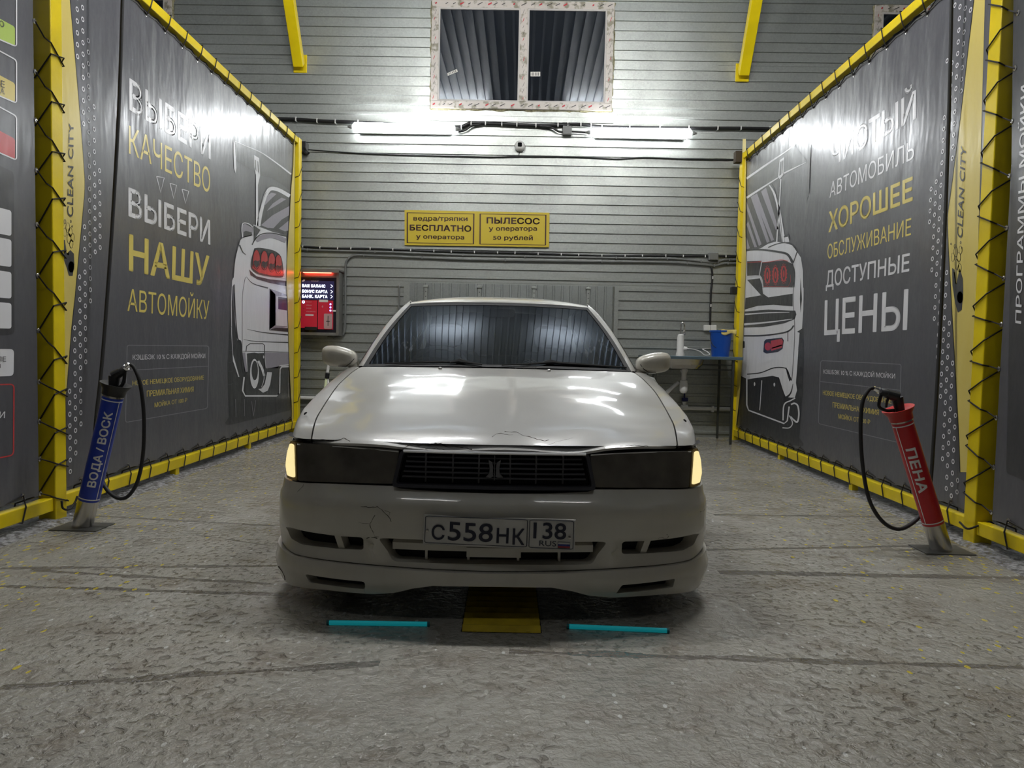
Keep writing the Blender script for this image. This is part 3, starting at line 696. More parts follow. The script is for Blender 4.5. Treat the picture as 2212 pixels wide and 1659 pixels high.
p.poly([(345, 1070), (425, 1125), (345, 1245)], M_BLACK); p.line([(345, 1065), (342, 1250)], 9, M_PWHITE, 0); p.line([(345, 1068), (400, 1085), (425, 1125), (345, 1260)], 6, M_PWHITE, 3)
p.line([(330, 1290), (370, 1220), (440, 1170), (560, 1160), (720, 1195)], 12, M_BLACK, 4); p.line([(375, 1240), (450, 1205), (560, 1190), (710, 1245)], 50, M_PGREY, 4)
p.line([(190, 1290), (225, 1370), (262, 1400)], (12, 4), M_BLACK, 3); p.line([(120, 1659), (140, 1450), (180, 1290), (215, 1215), (330, 1180)], 8, M_BLACK, 3)
p.poly([(355, 1330), (420, 1325), (560, 1350), (640, 1400), (668, 1470), (680, 1560), (675, 1650), (560, 1650), (400, 1620), (325, 1560), (318, 1470)], M_PDARK, 3)
p.layer = 6; p.poly([(345, 1480), (650, 1520), (675, 1640), (540, 1635), (400, 1600), (330, 1550)], M_PRED)
for cx_, cy_ in ((378, 1455), (466, 1465), (550, 1490), (624, 1510)):
    p.layer = 7; p.ell(cx_, cy_, 40, 108, M_PRED); p.ring(cx_, cy_, 41, 109, 6, M_BLACK); p.layer = 8; p.poly([(cx_-32, cy_+18), (cx_-10, cy_+8), (cx_+10, cy_+20), (cx_+34, cy_+6), (cx_+30, cy_+60), (cx_, cy_+95), (cx_-28, cy_+60)], M_BLACK)
p.build('printed_car', root)
# ------------------------------------------------------------------ right banner
root, X, sg, nx = banner(1, 4.06, 8.36, ZB, 3.255, 'dark grey banner on the right reading АВТОМОБИЛЬ ХОРОШЕЕ ОБСЛУЖИВАНИЕ ДОСТУПНЫЕ ЦЕНЫ')
lacing(root, X, sg, nx, 4.06, 8.36, ZB, 3.255, 1, 3.37)
ropes_front(root, 1, [60, 171, 278, 390, 498, 604, 702, 797, 902, 1011, 1110], [46, 157, 259, 365, 475, 575, 684, 780, 865, 962, 1065])
ropes_rear(root, 1, 8.40, 3.37)
words(root, X, sg, [
 ('ЧИСТЫЙ', ((1797, 360), (1979, 257), (1979, 176), (1797, 296)), B_, M_PWHITE, 1),
 ('АВТОМОБИЛЬ', ((1792, 428), (1975, 343), (1975, 301), (1794, 394)), T_-.004, M_PWHITE, 1),
 ('ХОРОШЕЕ', ((1790, 503), (1972, 434), (1972, 380), (1791, 457)), B_, M_PYEL, 1),
 ('ОБСЛУЖИВАНИЕ', ((1788, 560), (1968, 508), (1969, 470), (1788, 528)), T_, M_PYEL, 1),
 ('ДОСТУПНЫЕ', ((1784, 629), (1964, 594), (1966, 546), (1785, 585)), .013, M_PWHITE, 1),
 ('ЦЕНЫ', ((1780, 740), (1959, 731), (1963, 624), (1782, 649)), .013, M_PWHITE, 1),
 ('КЭШБЭК 10 % С КАЖДОЙ МОЙКИ', ((1779, 809), (1934, 820), (1934, 804), (1779, 795.5)), 0, M_PWHITE, .95),
 ('НОВОЕ НЕМЕЦКОЕ ОБОРУДОВАНИЕ', ((1778, 855), (1926, 874), (1926, 861), (1778, 843)), 0, M_PYEL, .95),
 ('ПРЕМИАЛЬНАЯ ХИМИЯ', ((1799, 880), (1899, 897), (1899, 885.5), (1799, 868.5)), 0, M_PYEL, .95),
 ('МОЙКА ОТ 100 ₽', ((1811.5, 904), (1880, 917), (1880, 904), (1811.5, 891)), 0, M_PYEL, .95)])
p = Print(X, sg)
c = rounded([(1773, 779), (1947, 787), (1941, 956), (1768, 915)]); p.line(c+[c[0]], 1.5, M_PLINE, 0); p.line([(1771, 824), (1945.5, 843)], 1.3, M_PLINE, 0)
p.build('printed_outline', root)
cr = (1900, 0, .3858)
edge = [(2112, -80), (2104, 0), (2090, 120), (2080, 210), (2070, 290), (2060, 370), (2052, 430), (2047, 470), (2049, 540), (2053, 610), (2058, 700), (2063, 790), (2068, 880), (2072, 960), (2074, 1020)]
p = Print(X, sg)
p.poly(edge+[(2100, 1020), (2130, -80)], M_PPALE); p.line(edge, 2, M_BLACK, 3)
p.build('printed_yellow_field', root); p = Print(X, sg); p.layer = 10
p.poly([(1613, 300), (1612, 500), (1613.5, 560), (1611, 620), (1608, 700), (1605, 780), (1599, 860), (1590.5, 930), (1590, 920), (1594.5, 755), (1606, 300)], M_PPALE)
p.build('printed_yellow_field', root)
p = Print(X, sg, (1900, 0, .3858)); p.layer = 2
p.poly([(408, 1500), (422, 1510), (432, 1590), (450, 1500), (468, 1560), (470, 1640), (462, 1735), (440, 1750), (425, 1700), (410, 1600)], M_BLACK)
p.poly([(416, 1520), (430, 1530), (436, 1590), (426, 1590)], M_PPALE); p.ell(452, 1665, 15, 32, M_PPALE); p.ring(452, 1665, 15, 32, 5, M_BLACK)
for cx_, cy_, r_ in ((412, 1440, 12), (428, 1410, 14), (445, 1440, 13), (455, 1400, 11), (435, 1480, 14), (450, 1500, 12)):
    p.ell(cx_, cy_, r_*.8, r_*2, M_PPALE); p.ring(cx_, cy_, r_*.8, r_*2, 2.5, M_BLACK)
for cx_, cy_, r_ in ((424, 1380, 7), (402, 1366, 3), (456, 1358, 4), (462, 1388, 3)): p.ring(cx_, cy_, r_*.8, r_*1.8, 2.5, M_BLACK)
p.build('printed_foam_car', root)
mbt = MB(); mbt.keepn = True
text_on(mbt, 'CLEAN CITY', [PX(a, b, X) for a, b in ((2080, 516), (2088, 318), (2077, 314), (2068, 510))], (sg*.003, 0, 0), .012, 1.05)
mbt.build('printed_words', M_BLACK, root)
dots(root, X, sg, ((0, 120, 210, 290, 370, 430, 470, 540, 610, 700, 790, 880, 960, 1100), (2104, 2090, 2080, 2070, 2060, 2052, 2047, 2049, 2053, 2058, 2063, 2068, 2072, 2076)),
     ((0, 110, 120, 250, 260, 385, 395, 580, 600, 705, 720, 860, 870, 975, 985, 1100), (2067, 2066, 2050, 2048, 2034, 2032, 2014, 2010, 2020, 2016, 2030, 2028, 2036, 2034, 2040, 2038)), 1)
# car drawing, right banner
U = (1580, 300, .19293); V = (1580, 600, .22901)
p = Print(X, sg, V)
p.poly([(30, 1380), (60, 900), (110, 600), (600, 500), (680, 470), (685, 700), (672, 1100), (640, 1510), (680, 1560), (680, 1585), (640, 1590), (500, 1560)], M_BLACK)
p.layer = 2
for yy in (720, 870, 1030, 1150): p.poly([(638, yy-110), (676, yy-100), (676, yy-20), (630, yy-40)], M_PDARK)
UV = lambda pt: ((pt[0]*.19293)/.22901, (300+pt[1]*.19293-600)/.22901)
p.poly([UV(q) for q in ((172, 1260), (330, 1225), (420, 1170), (500, 1150), (600, 1165), (680, 1190), (720, 1240), (780, 1330), (803, 1480), (805, 1659))] + [(683, 100), (680, 300), (668, 480), (620, 510), (645, 520), (625, 800), (610, 990), (620, 1060), (600, 1130), (560, 1130), (515, 1125), (495, 1080), (450, 940), (390, 925), (200, 950), (150, 960), (80, 920), (95, 700), (110, 500), (130, 100)], M_PWHITE)
p.layer = 3
p.poly([(150, 20), (270, 5), (290, 60), (300, 150), (350, 185), (580, 150), (580, 270), (400, 255), (250, 265), (128, 300), (135, 190), (230, 175), (280, 165), (300, 185)], M_BLACK)
p.poly([(128, 318), (350, 300), (560, 310), (605, 310), (615, 345), (600, 390), (500, 430), (300, 465), (120, 470)], M_BLACK)
p.line([(118, 548), (300, 545), (490, 520), (560, 490), (590, 450)], 14, M_BLACK, 4); p.line([(535, 500), (535, 600)], 7, M_BLACK, 0)
p.line([(592, 0), (585, 200), (600, 500), (585, 800), (572, 960)], 5, M_BLACK, 4); p.poly([(655, 0), (668, 200), (655, 330), (648, 200)], M_BLACK)
p.line([(150, 910), (280, 895), (400, 850), (500, 850), (530, 880), (570, 970)], 9, M_BLACK, 4); p.poly([(515, 840), (540, 880), (565, 960), (550, 980), (525, 900)], M_BLACK)
p.line([(583, 1000), (560, 1090), (505, 1140)], (4, 22), M_BLACK, 4)
p.poly([(100, 595), (128, 600), (130, 660), (100, 665)], M_BLACK); p.poly([(90, 925), (160, 960), (400, 930), (455, 950), (505, 1130), (490, 1340), (180, 1240), (60, 1240), (70, 1000)], M_BLACK)
p.poly([(310, 600), (330, 580), (480, 565), (497, 590), (485, 670), (440, 700), (330, 715), (303, 700)], M_BLACK)
p.layer = 4
p.line([(130, 345), (350, 330), (550, 326)], (14, 4), M_PWHITE, 3); p.line([(118, 440), (350, 420), (578, 390)], (20, 6), M_PWHITE, 3)
p.ell(348, 648, 32, 38, M_PRED); p.poly([(375, 595), (478, 575), (490, 600), (480, 660), (380, 690)], M_PRED); p.line([(385, 665), (480, 635)], 12, M_BLACK, 0)
p.line([(80, 905), (140, 915), (148, 960), (148, 1200), (165, 1250), (500, 1375), (530, 1350), (548, 1215)], 13, M_PWHITE, 0); p.line([(490, 1345), (500, 1200), (560, 1160), (605, 1135)], 12, M_PWHITE, 4)
p.line([(290, 968), (270, 1250)], 7, M_PWHITE, 0); p.ell(221, 1003, 7, 18, M_PWHITE); p.ell(408, 1008, 8, 18, M_PWHITE)
p.line([(565, 1195), (600, 1185), (630, 1210), (640, 1290), (625, 1360), (590, 1340), (560, 1310)], 15, M_PWHITE, 5); p.line([(485, 1415), (550, 1415), (580, 1370), (550, 1300)], 10, M_PWHITE, 4)
p.c = U; p.layer = 2
p.poly([(172, 440), (420, 280), (600, 170), (700, 60), (850, 250), (590, 380), (430, 490), (172, 670)], M_PDARK)
p.poly([(172, 680), (430, 500), (500, 760), (540, 900), (500, 1150), (330, 1200), (172, 1240)], M_PDARK)
p.layer = 3
p.line([(172, 445), (400, 285), (580, 165), (720, 60)], (24, 10), M_PWHITE, 3); p.line([(172, 660), (350, 545), (525, 435)], (24, 12), M_PWHITE, 0); p.line([(590, 385), (840, 262)], (18, 7), M_PWHITE, 0)
p.poly([(875, 60), (895, 60), (880, 600), (840, 700), (838, 600)], M_PDARK); p.line([(893, 100), (872, 640)], 6, M_PWHITE, 0)
for q in (((218, 650), (290, 610), (480, 1130), (450, 1145), (325, 830), (430, 1150), (400, 1165)), ((335, 590), (390, 545), (530, 1010), (500, 1020)), ((172, 700), (340, 1180), (310, 1200), (172, 780)), ((190, 920), (290, 1210), (260, 1215), (172, 960)), ((172, 1100), (210, 1225), (172, 1235))): p.poly(list(q), M_PGREY)
p.line([(425, 515), (480, 610), (530, 780), (590, 1160)], (14, 40), M_PWHITE, 5); p.line([(455, 500), (500, 620), (545, 850), (575, 1160)], 5, M_BLACK, 4)
p.line([(555, 450), (535, 800), (510, 1150), (518, 1240)], 16, M_PWHITE, 4); p.line([(548, 450), (528, 800), (500, 1150)], 4, M_BLACK, 3)
p.poly([(542, 240), (592, 205), (585, 400), (545, 450), (525, 430)], M_PWHITE); p.layer = 4; p.poly([(550, 260), (566, 250), (560, 400), (540, 415)], M_PDARK); p.poly([(572, 245), (584, 238), (575, 385), (566, 390)], M_PDARK)
p.poly([(590, 1090), (640, 1060), (655, 1090), (655, 1150), (600, 1160)], M_BLACK); p.layer = 5; p.poly([(595, 1105), (640, 1095), (655, 1155), (605, 1160)], M_PWHITE)
p.line([(172, 1245), (340, 1240), (560, 1270), (640, 1300), (690, 1385)], (14, 30), M_BLACK, 4); p.line([(415, 1215), (500, 1180), (600, 1160), (680, 1180), (740, 1260)], 9, M_BLACK, 4)
p.poly([(180, 1370), (340, 1365), (350, 1385), (600, 1360), (690, 1400), (715, 1500), (705, 1600), (690, 1659), (360, 1659), (330, 1530), (180, 1535)], M_PDARK)
p.line([(740, 1260), (700, 1380), (690, 1400), (715, 1500), (705, 1659)], 7, M_BLACK, 3)
p.layer = 6; p.line([(180, 1385), (340, 1375)], 7, M_PRED, 0); p.line([(350, 1385), (450, 1375), (560, 1355), (640, 1370)], 7, M_PRED, 4); p.line([(345, 1375), (318, 1530)], 9, M_PWHITE, 0); p.line([(180, 1540), (310, 1535), (345, 1570), (360, 1659)], 12, M_PWHITE, 3)
p.line([(340, 1560), (360, 1650), (640, 1655), (668, 1600), (665, 1520)], 4, M_PRED, 0)
for cx_, cy_ in ((408, 1530), (498, 1525), (592, 1510)):
    p.ring(cx_, cy_, 26, 85, 16, M_PRED, 18); p.ell(cx_, cy_, 10, 40, M_PRED)
    for k in range(16): a = 2*PI*k/16; p.ell(cx_+37*math.cos(a), cy_+108*math.sin(a), 3.5, 9, M_PRED, 6)
p.build('printed_car', root)
# ------------------------------------------------------------------ near programme panels at both picture edges
def lace_near(root, X, sg, nx, y0, y1, side, ztop): lacing(root, X, sg, nx, y0, y1, ZB, ZT if side < 0 else 3.255, side, ztop)
root, X, sg, nx = banner(-1, -1.1, 3.86, ZB, ZT, 'grey wash programme panel with green, yellow and red boxes at the left picture edge', 'programme_banner')
lace_near(root, X, sg, nx, -1.1, 3.86, -1, 3.42)
def boxat(root, X, sg, pts, m, lw=2.4, fill=None, layer=1):
    p = Print(X, sg); p.layer = layer; c = rounded2(pts, 9)
    if fill is not None: p.poly(c, fill); p.layer = layer+1
    if m is not None: p.line(c+[c[0]], lw, m, 0)
    p.build('printed_box', root)
def rounded2(c, r):
    out = []
    for i in range(len(c)):
        a, b, d = Vector(c[i-1]), Vector(c[i]), Vector(c[(i+1) % len(c)]); u = (a-b).normalized()*r; v = (d-b).normalized()*r
        for t in (0, .25, .5, .75, 1): q = (b+u)*(1-t)**2 + b*2*t*(1-t) + (b+v)*t*t; out.append((q.x, q.y))
    return out
K = .4   # boxes run on out of the picture to the left
for (yt, yb_, ym, fill) in ((2-8, 100, 58, M_PGREEN), (130, 222, 180, M_PPALE), (251, 345, 300, M_PRED)):
    s1 = -.62; ext = 150
    p = Print(X, sg); q = rounded2([(-ext, ym+s1*ext*1.05), (32, ym), (32, yb_), (-ext, yb_+(-.55)*ext)], 6); p.poly(q, fill)
    p.layer = 2; q = rounded2([(-ext, yt+(-.68)*ext), (35, yt), (35, yb_+1), (-ext, yb_-.53*ext)], 7); p.line(q+[q[0]], 2.8, M_PWHITE, 0); p.build('printed_box', root)
words(root, X, sg, [('ТНУЮ', ((-40, 40), (8, 60), (8, 47), (-40, 25)), 0, M_PDARK, 1), ('ИТЕ', ((-25, 178), (9, 190), (9, 176), (-25, 163)), 0, M_PDARK, 1), ('РЖКА', ((-35, 192), (9, 204), (9, 192), (-35, 178)), 0, M_PDARK, 1)], .003)
p = Print(X, sg); p.layer = 1; q = rounded2([(-150, 290), (30, 372), (31, 722), (-150, 735)], 10); p.poly(q, M_PDARK); p.build('printed_box', root)
for a, b in ((455, 510), (518, 577), (588, 645), (655, 710)):
    p = Print(X, sg); p.layer = 2; dy = 150
    q = rounded2([(-dy, a-(745-a)*.15*1.0), (24, a), (24, b), (-dy, b-(745-b)*.15)], 6); p.poly(q, M_PWHITE); p.build('printed_box', root)
boxat(root, X, sg, [(-150, 753), (30, 754), (29, 812), (-150, 818)], None, fill=M_PWHITE)
words(root, X, sg, [('ПОСЛЕ', ((-45, 782), (12, 781), (12, 770), (-45, 771)), 0, M_PDARK, 1), ('МОЙКИ', ((-55, 797), (0, 795), (0, 784), (-55, 785)), 0, M_PDARK, 1), ('ХИМИИ', ((-70, 905), (9, 903), (10, 889), (-70, 890)), .008, M_PWHITE, 1)], .003)
boxat(root, X, sg, [(-150, 835), (30, 830), (29, 983), (-150, 1018)], M_PRED, 3)
root, X, sg, nx = banner(1, -1.1, 3.82, ZB, 3.255, 'dark grey panel with ПРОГРАММЫ МОЙКИ set upright at the right picture edge', 'programme_banner')
lace_near(root, X, sg, nx, -1.1, 3.82, 1, 3.37)
p = Print(X, sg); q = rounded2([(2192, -200), (2420, -500), (2420, 1150), (2205, 1035), (2174, 1022), (2182, 600)], 8); p.poly(q, M_PDARK); p.build('printed_box', root)
words(root, X, sg, [('ПРОГРАММЫ МОЙКИ', ((2207, 700), (2222, 178), (2202, 190), (2191, 697)), .012, M_PWHITE, 1)], .003)
# ------------------------------------------------------------------ the car
CL = Vector((-.093, 2.6, 0)); CYAW = math.radians(1.75)
car = thing('car', 'white sedan with smoked headlights and cracked hood, parked nose to the camera', 'car', CL, CYAW)
CINV = ROOTINV.pop('car')    # car parts are authored in the car's own axes: x across, y back from the nose, z up
ROOTINV['car'] = Matrix.Identity(4)
CW = Matrix.Translation(CL) @ Matrix.Rotation(CYAW, 4, 'Z')
def paint_mat(name, base, dirt):
    m, nt, p = nmat(name); tc = N(nt, 'ShaderNodeTexCoord')
    n = N(nt, 'ShaderNodeTexNoise'); n.inputs['Scale'].default_value = 3.2; n.inputs['Detail'].default_value = 8; L(nt, tc.outputs['Object'], n.inputs['Vector'])
    mp = N(nt, 'ShaderNodeMapping'); mp.inputs['Scale'].default_value = (9, 9, .8); L(nt, tc.outputs['Object'], mp.inputs[0])
    n2 = N(nt, 'ShaderNodeTexNoise'); n2.inputs['Scale'].default_value = 2; n2.inputs['Detail'].default_value = 6; L(nt, mp.outputs[0], n2.inputs['Vector'])
    f = math_n(nt, 'MULTIPLY', ramp(nt, n.outputs['Fac'], [(.45, (0, 0, 0)), (.8, (1, 1, 1))]), dirt)
    c = mixc(nt, f, base, (.36, .31, .24)); c = mixc(nt, math_n(nt, 'MULTIPLY', ramp(nt, n2.outputs['Fac'], [(.55, (0, 0, 0)), (.8, (1, 1, 1))]), dirt*.6), c, (.33, .29, .23))
    L(nt, c, p.inputs['Base Color']); p.inputs['Roughness'].default_value = .33; p.inputs['Coat Weight'].default_value = .8; p.inputs['Coat Roughness'].default_value = .06
    n3 = N(nt, 'ShaderNodeTexNoise'); n3.inputs['Scale'].default_value = 2.4; n3.inputs['Detail'].default_value = 1.5; L(nt, tc.outputs['Object'], n3.inputs['Vector'])
    b = N(nt, 'ShaderNodeBump'); b.inputs['Strength'].default_value = .22; b.inputs['Distance'].default_value = .06
    L(nt, n3.outputs['Fac'], b.inputs['Height']); L(nt, b.outputs[0], p.inputs['Normal']); L(nt, b.outputs[0], p.inputs['Coat Normal'])
    return m
M_PAINT = paint_mat('white_paint', (.41, .405, .385), .10)
M_PAINTB = paint_mat('white_bumper_paint', (.49, .47, .41), .38)
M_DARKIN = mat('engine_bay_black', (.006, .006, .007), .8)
M_SMOKE = None
def smoke_mat():
    m, nt, p = nmat('smoked_film'); tc = N(nt, 'ShaderNodeTexCoord')
    n = N(nt, 'ShaderNodeTexNoise'); n.inputs['Scale'].default_value = 9; n.inputs['Detail'].default_value = 6; L(nt, tc.outputs['Object'], n.inputs['Vector'])
    L(nt, ramp(nt, n.outputs['Fac'], [(.35, (.055, .049, .040)), (.7, (.125, .112, .092))]), p.inputs['Base Color'])
    p.inputs['Roughness'].default_value = .30; p.inputs['Specular IOR Level'].default_value = .6; return m
M_SMOKE = smoke_mat()
# plan curve of the nose
_cp = [(0, 0), (.2, .005), (.4, .022), (.55, .048), (.67, .085), (.76, .130), (.825, .185), (.866, .255), (.886, .335), (.893, .43), (.894, .55), (.892, .70)]
_pts = bez([Vector((-a, b, 0)) for a, b in _cp[2:0:-1]] + [Vector((a, b, 0)) for a, b in _cp], 16)
_pts = [q for q in _pts if q.x >= -.01]
PLX = np.array([q.x for q in _pts]); PLY = np.array([q.y for q in _pts]); PLS = np.concatenate([[0], np.cumsum(np.hypot(np.diff(PLX), np.diff(PLY)))])
SMAX = PLS[-1]
PLU = PLX*FPX/(2.6+PLY)
_im = int(np.argmax(PLU))
def plan(s, off=0):
    a = abs(s); x = float(np.interp(a, PLS, PLX)); y = float(np.interp(a, PLS, PLY)); e = .004
    x2 = float(np.interp(a+e, PLS, PLX)); y2 = float(np.interp(a+e, PLS, PLY)); x1 = float(np.interp(max(0, a-e), PLS, PLX)); y1 = float(np.interp(max(0, a-e), PLS, PLY))
    t = Vector((x2-x1, y2-y1, 0)).normalized(); n = Vector((-t.y, t.x, 0))   # inward
    sg = 1 if s >= 0 else -1
    return Vector(((x+n.x*off)*sg, y+n.y*off, 0))
def BF(hx, py, off=0):
    """(half pixel offset from the car's centre line, levelled pixel row) -> (s, z) on the nose"""
    a = abs(hx); s = float(np.interp(a, PLU[:_im+1], PLS[:_im+1])); q = plan(s, off); D = 2.6+q.y
    return (s*(1 if hx >= 0 else -1), CAMZ-(py-755)*D/FPX)
def lev(px, py, cx=1068): return (px-cx, py-.0206*(px-1128))
def pip(x, y, poly):
    c = False; n = len(poly); j = n-1
    for i in range(n):
        xi, yi = poly[i]; xj, yj = poly[j]
        if (yi > y) != (yj > y) and x < (xj-xi)*(y-yi)/(yj-yi)+xi: c = not c
        j = i
    return c
def resamp(poly, st):
    out = []
    for i in range(len(poly)):
        a, b = poly[i], poly[(i+1) % len(poly)]; n = max(1, int(math.hypot(a[0]-b[0], a[1]-b[1])/st))
        out += [(a[0]+(b[0]-a[0])*k/n, a[1]+(b[1]-a[1])*k/n) for k in range(n)]
    return out
def rcorner(poly, r, n=3):
    out = []
    for i in range(len(poly)):
        a, b, c = Vector(poly[i-1]), Vector(poly[i]), Vector(poly[(i+1) % len(poly)])
        ra = min(r, (a-b).length*.45, (c-b).length*.45); u = (a-b).normalized()*ra; v = (c-b).normalized()*ra
        for k in range(n+1): t = k/n; q = (b+u)*(1-t)**2+b*2*t*(1-t)+(b+v)*t*t; out.append((q.x, q.y))
    return out
def panel(mb, outline, holes, mapf, step=.03, lip=.015, hdep=.06, hshrink=.12, inw=None):
    """CDT panel with holes; edges returned inward so it reads as a moulded part"""
    O = resamp(outline, step); H = [resamp(h, step) for h in holes]
    vs = list(O); ed = [(i, (i+1) % len(O)) for i in range(len(O))]
    for h in H:
        k = len(vs); vs += h; ed += [(k+i, k+(i+1) % len(h)) for i in range(len(h))]
    x0 = min(p[0] for p in O); x1 = max(p[0] for p in O); z0 = min(p[1] for p in O); z1 = max(p[1] for p in O)
    bnd = list(vs); j = 0; z = z0+step*.6
    while z < z1:
        x = x0+step*(.3+.5*(j % 2))
        while x < x1:
            if pip(x, z, O) and not any(pip(x, z, h) for h in H) and min((x-a)**2+(z-b)**2 for a, b in bnd) > (step*.55)**2: vs.append((x, z))
            x += step
        z += step*.87; j += 1
    r = geometry.delaunay_2d_cdt([Vector(v) for v in vs], ed, [], 0, 1e-6)
    V2, F = r[0], r[2]; fs = []
    for f in F:
        cx = sum(V2[i].x for i in f)/len(f); cz = sum(V2[i].y for i in f)/len(f)
        if pip(cx, cz, O) and not any(pip(cx, cz, h) for h in H): fs.append(tuple(f))
    mb.add([mapf(v.x, v.y) for v in V2], fs)
    inw = inw or (lambda a, b: Vector((0, 1, 0)))
    if lip:
        A = [mapf(*p) for p in O]; Bp = [mapf(*p)+inw(*p)*lip for p in O]; n = len(O); mb.add(A+Bp, [(i, (i+1) % n, n+(i+1) % n, n+i) for i in range(n)])
    for h in H:
        if not hdep: break
        cx = sum(p[0] for p in h)/len(h); cz = sum(p[1] for p in h)/len(h); n = len(h); R = []
        for t in (0, .25, 1):
            k = 1-hshrink*(t if t else 0)*1.0
            R.append([mapf(cx+(p[0]-cx)*(1-(hshrink*.25)*t), cz+(p[1]-cz)*(1-hshrink*t))+inw(*p)*hdep*t for p in h])
        for a, b in zip(R, R[1:]): mb.add(a+b, [(i, (i+1) % n, n+(i+1) % n, n+i) for i in range(n)])
_oz = [.05, .10, .15, .20, .207, .24, .30, .40, .435, .462, .497, .505, .64, .66]
_oo = [.040, .016, .004, .0, .014, .008, .0, .0, .003, .020, .052, .056, .082, .086]
def NM(s, z, extra=0):
    o = float(np.interp(z, _oz, _oo)); k = min(1, max(0, (abs(s)-.58)/.26)); k = k*k*(3-2*k); o = o*(1-.62*k*min(1, max(0, (z-.44)/.04)))+extra
    if .21 < z < .32:      # scooped recess around the air intakes
        a = abs(s); g = min(1, max(0, (.318-z)/.02))*min(1, max(0, (z-.215)/.045))
        o += .030*g*(max(0, 1-abs(a-.66)/.30)**.5 if a > .46 else 0) + .026*g*min(1, max(0, (.44-a)/.05))*(1 if a < .44 else 0)
    q = plan(s, o); return Vector((q.x, q.y, z))
def nin(s, z): a = plan(s, 0); b = plan(s, .01); return (b-a).normalized()
def mir(pts): return [(-a, b) for a, b in reversed(pts)]
S2 = lambda x: float(np.interp(abs(x), PLX, PLS))*(1 if x >= 0 else -1)
# --- front bumper
SB = SMAX-.04
top = [(SB, .50)] ; seam = [(0, .203), (.3, .206), (.55, .212), (S2(.78), .212), (S2(.85), .226), (SB-.15, .238), (SB, .238)]
half = seam + [(SB, .495), (S2(.80), .494), (S2(.6), .500), (S2(.39), .503), (S2(.36), .495), (.2, .489), (0, .487)]
out_b = half[1:] + [(-a, b) for a, b in half[::-1][1:-1]] + [half[0]]
hl = [BF(a, b) for a, b in ((286, 1172), (352, 1170), (405, 1162), (440, 1152), (458, 1152), (452, 1178), (428, 1192), (345, 1202), (288, 1203))]
hc = [BF(a, b) for a, b in ((-252, 1172), (252, 1172), (222, 1226), (-222, 1226))]
M_ = MB()
hl = rcorner(hl, .012); hc = rcorner(hc, .02)
panel(M_, out_b, [hl, mir(hl), hc], NM, .021, .02, .055, .10, nin)
bump = M_.build('front_bumper', M_PAINTB, car, smooth=True, weld=True)
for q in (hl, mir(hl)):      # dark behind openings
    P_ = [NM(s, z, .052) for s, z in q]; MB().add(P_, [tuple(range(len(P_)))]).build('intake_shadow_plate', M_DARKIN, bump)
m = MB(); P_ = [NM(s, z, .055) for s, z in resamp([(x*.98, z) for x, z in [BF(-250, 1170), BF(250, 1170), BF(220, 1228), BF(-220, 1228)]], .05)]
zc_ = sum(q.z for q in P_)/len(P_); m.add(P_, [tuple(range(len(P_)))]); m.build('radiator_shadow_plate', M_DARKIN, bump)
m = MB(); rowz = BF(0, 1190)[1], BF(0, 1206)[1]   # horizontal slat across the centre intake
xs = np.linspace(-S2(.385), S2(.385), 17)
for (za, zb, e0) in ((rowz[1], rowz[0], .012),):
    m.grid([[NM(s, za, e0+.03) for s in xs], [NM(s, za, e0) for s in xs], [NM(s, zb, e0) for s in xs], [NM(s, zb+.012, e0+.03) for s in xs], [NM(s, za, e0+.03) for s in xs]])
m.build('intake_slat', M_PAINTB, bump, smooth=True)
for hx in (-150, -55, 57, 150):
    s0, z0 = BF(hx, 1200); m = MB(); A_2 = NM(s0, z0, .018); B_3 = NM(s0, BF(hx, 1226)[1], .018)
    m.box(A_2.x-.005, A_2.x+.005, A_2.y, A_2.y+.04, B_3.z, A_2.z+.01); m.build('intake_rib', M_PAINTB, bump)
for sg_ in (-1, 1):
    s0, z0 = BF(sg_*345, 1167); s1, z1 = BF(sg_*340, 1204); m = MB()
    A_2, B_3 = NM(s0, z0, .012), NM(s1, z1, .012); iv = nin(s0, 0)*.045; tv = Vector((.013*sg_, .004, 0))
    m.add([A_2-tv, A_2+tv, B_3+tv, B_3-tv, A_2-tv+iv, A_2+tv+iv, B_3+tv+iv, B_3-tv+iv], [(0, 1, 2, 3), (0, 3, 7, 4), (1, 5, 6, 2), (4, 7, 6, 5)]); m.build('intake_divider', M_PAINTB, bump)
# --- lip spoiler
lb = [(0, .150), (.22, .148), (.30, .132), (.37, .110), (.45, .100), (S2(.64), .098), (S2(.80), .082), (S2(.86), .085), (SB, .10)]
lt = [(SB, .234), (SB-.15, .234), (S2(.85), .222), (S2(.78), .208), (.55, .208), (.3, .202), (0, .199)]
half = lb+lt; out_l = half[1:-1] + [(0, .199)] + [(-a, b) for a, b in half[::-1][1:-1]] + [(0, .150)]
hh = rcorner([BF(a, b) for a, b in ((276, 1267), (405, 1252), (398, 1272), (277, 1286))], .012)
h2 = rcorner([BF(a, b) for a, b in ((283, 1266), (397, 1250), (396, 1270), (272, 1287))], .006)
M_ = MB(); LM = lambda s, z: NM(s, z, -.016 if z > .12 else -.012)
panel(M_, out_l, [h2, mir(hh)], LM, .03, .03, .05, .10, nin)
lip = M_.build('lip_spoiler', M_PAINTB, car, smooth=True, weld=True)
for q in (h2, mir(hh)): P_ = [NM(s, z, .03) for s, z in q]; MB().add(P_, [tuple(range(len(P_)))]).build('intake_shadow_plate', M_DARKIN, lip)
